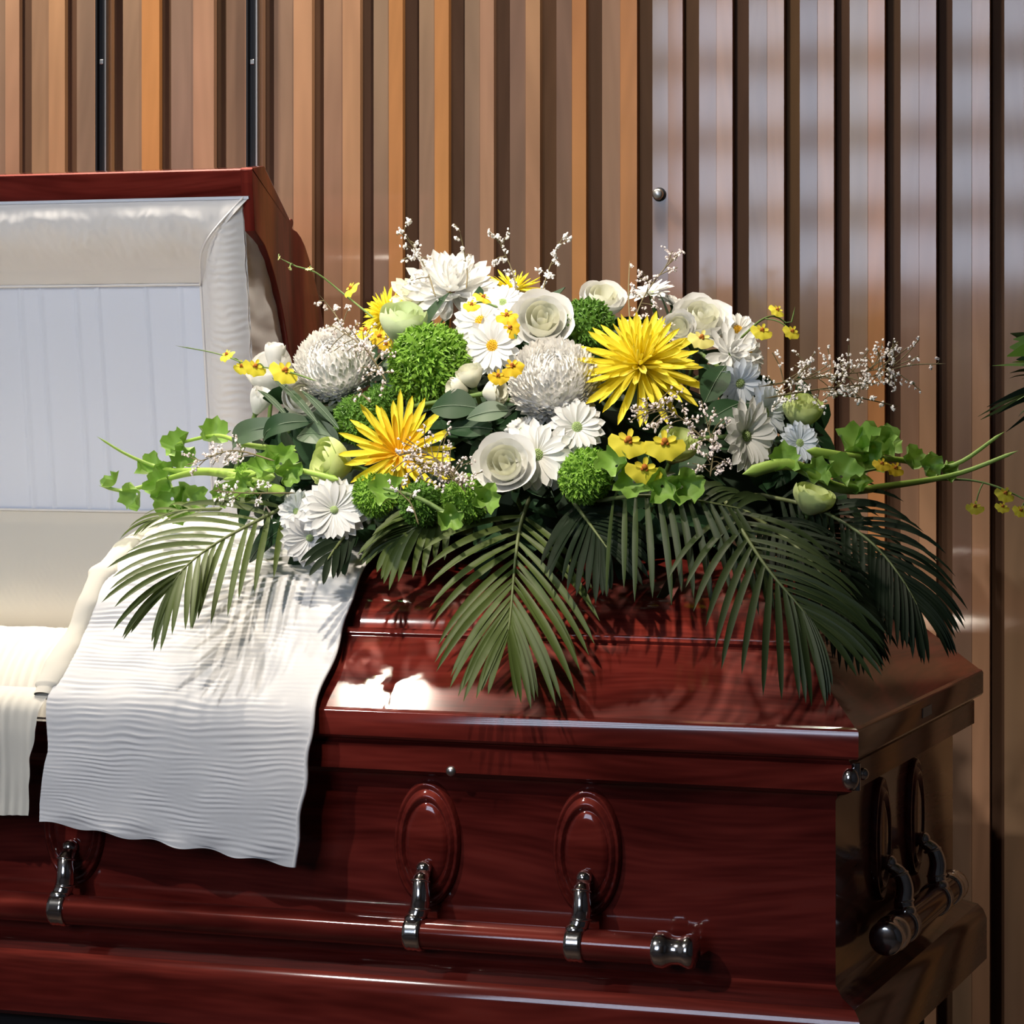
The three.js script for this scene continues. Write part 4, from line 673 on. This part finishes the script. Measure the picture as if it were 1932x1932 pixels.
frond('second shade-darkened palm frond behind, above the right end of the lid', [[1400, 950, -0.30], [1520, 990, -0.34], [1610, 1060, -0.32], [1660, 1140, -0.28]], { n: 24, len: 190, a0: 1.0, a1: 0.3, droop: 0.8, mat: M.palmShaded, wid: 0.007, up: [0.3, 0.4, 0.9] });
frond('third shade-darkened palm frond low between the right fronds', [[1400, 960, -0.16], [1500, 1030, -0.12], [1570, 1110, -0.09], [1610, 1180, -0.07]], { n: 22, len: 170, a0: 0.9, a1: 0.25, droop: 0.7, mat: M.palmShaded, wid: 0.007, up: [0.3, 0.4, 0.9] });
frond('short palm frond hanging below the low green dianthus', [[870, 950, -0.10], [800, 985, -0.06], [745, 1020, -0.05]], { n: 9, len: 130, a0: 0.8, a1: 0.2, droop: 0.8, up: [0, 0.5, 1], wid: 0.009 });
frond('dark palm tip below the lowest daisies, over the drape', [[690, 975, -0.07], [648, 1015, -0.04], [615, 1060, 0.0]], { n: 4, len: 105, a0: 0.5, a1: 0.15, droop: 0.3, up: [0, 0.4, 1], wid: 0.009, mat: M.palmShaded });
frond('palm frond between the middle and the lying one, coloured darker for shade', [[1080, 945, -0.10], [1110, 985, -0.07], [1150, 1040, -0.05]], { n: 12, len: 150, a0: 1.1, a1: 0.3, droop: 0.7, up: [0, 0.4, 1], wid: 0.009, mat: M.palmShaded });
// --- edge of a second arrangement on its stand, cut by the right side of the picture
{
  const c = P(2080, 720, -0.25), t = thing('standing_spray', 'edge of a second green arrangement at the right side of the picture', 'flower arrangement', c.clone().setY(0));
  part('stand_post', new THREE.CylinderGeometry(0.012, 0.014, c.y, 14).translate(0, c.y / 2, 0), M.black, t);
  part('stand_base', lathe([[0.0001, 0.02], [0.05, 0.018], [0.15, 0.008], [0.155, 0]], 32), M.black, t);
  part('foam_ball', new THREE.SphereGeometry(0.09, 20, 14).scale(1, 0.8, 1).translate(0, c.y, 0), M.foam, t);
  const lg = petalGeo(1, 0.26, { shape: 0.5, curl: -0.35, cup: 0.12, point: 0.1, base: 0.1, nu: 2, nv: 6 });
  for (let i = 0; i < 90; i++) {
    const y = rr(-0.7, 1), a = rr(0, 6.283), q = Math.sqrt(1 - y * y), d = new V3(Math.cos(a) * q, y, Math.sin(a) * q), side = d.dot(RV), L = side > 0.15 ? rr(0.13, 0.24) : side > -0.45 ? rr(0.07, 0.10) : 0.03;
    const m = part('leaf', lg, [M.palm, M.leafDark, M.palmHalfShaded, M.bell][i % 4], t); m.position.set(d.x * 0.075, c.y + d.y * 0.06, d.z * 0.075); m.scale.setScalar(L); m.quaternion.setFromUnitVectors(new V3(0, 0, 1), d.clone().addScaledVector(UP, 0.2).normalize());
  }
  const local = (x, y, z) => P(x, y, z).sub(t.position);
  const g = (a, b, w, mat, bend = 0.01, name = 'leaflet') => { const A = local(...a), B = local(...b), T = B.clone().sub(A), L = T.length(); T.normalize(); const b2 = T.clone().cross(FV).normalize(); part(name, grid(2, 10, (u, v) => A.clone().addScaledVector(T, L * v).addScaledVector(b2, (u - 0.5) * w * Math.sin(Math.PI * (v * 0.9 + 0.08))).addScaledVector(UP, bend * Math.sin(Math.PI * v))), mat, t); };
  g([2060, 730, -0.25], [1850, 792, -0.22], 0.008, M.palm); g([2060, 720, -0.25], [1862, 768, -0.22], 0.008, M.palmShaded); g([2060, 726, -0.25], [1880, 782, -0.2], 0.007, M.palmShaded); g([2060, 740, -0.25], [1898, 815, -0.2], 0.007, M.palmShaded); g([2060, 715, -0.25], [1845, 786, -0.24], 0.006, M.palm);
  g([2060, 700, -0.22], [1872, 690, -0.2], 0.005, M.stemBright, 0.004, 'stem'); 
  g([2060, 690, -0.22], [1905, 655, -0.2], 0.034, M.bell, 0.01, 'leaf'); g([2060, 680, -0.22], [1912, 640, -0.2], 0.020, M.bell, 0.01, 'leaf'); g([2040, 660, -0.22], [1900, 672, -0.19], 0.022, M.moss, 0.008, 'leaf');
}


renderer.render(scene, camera);
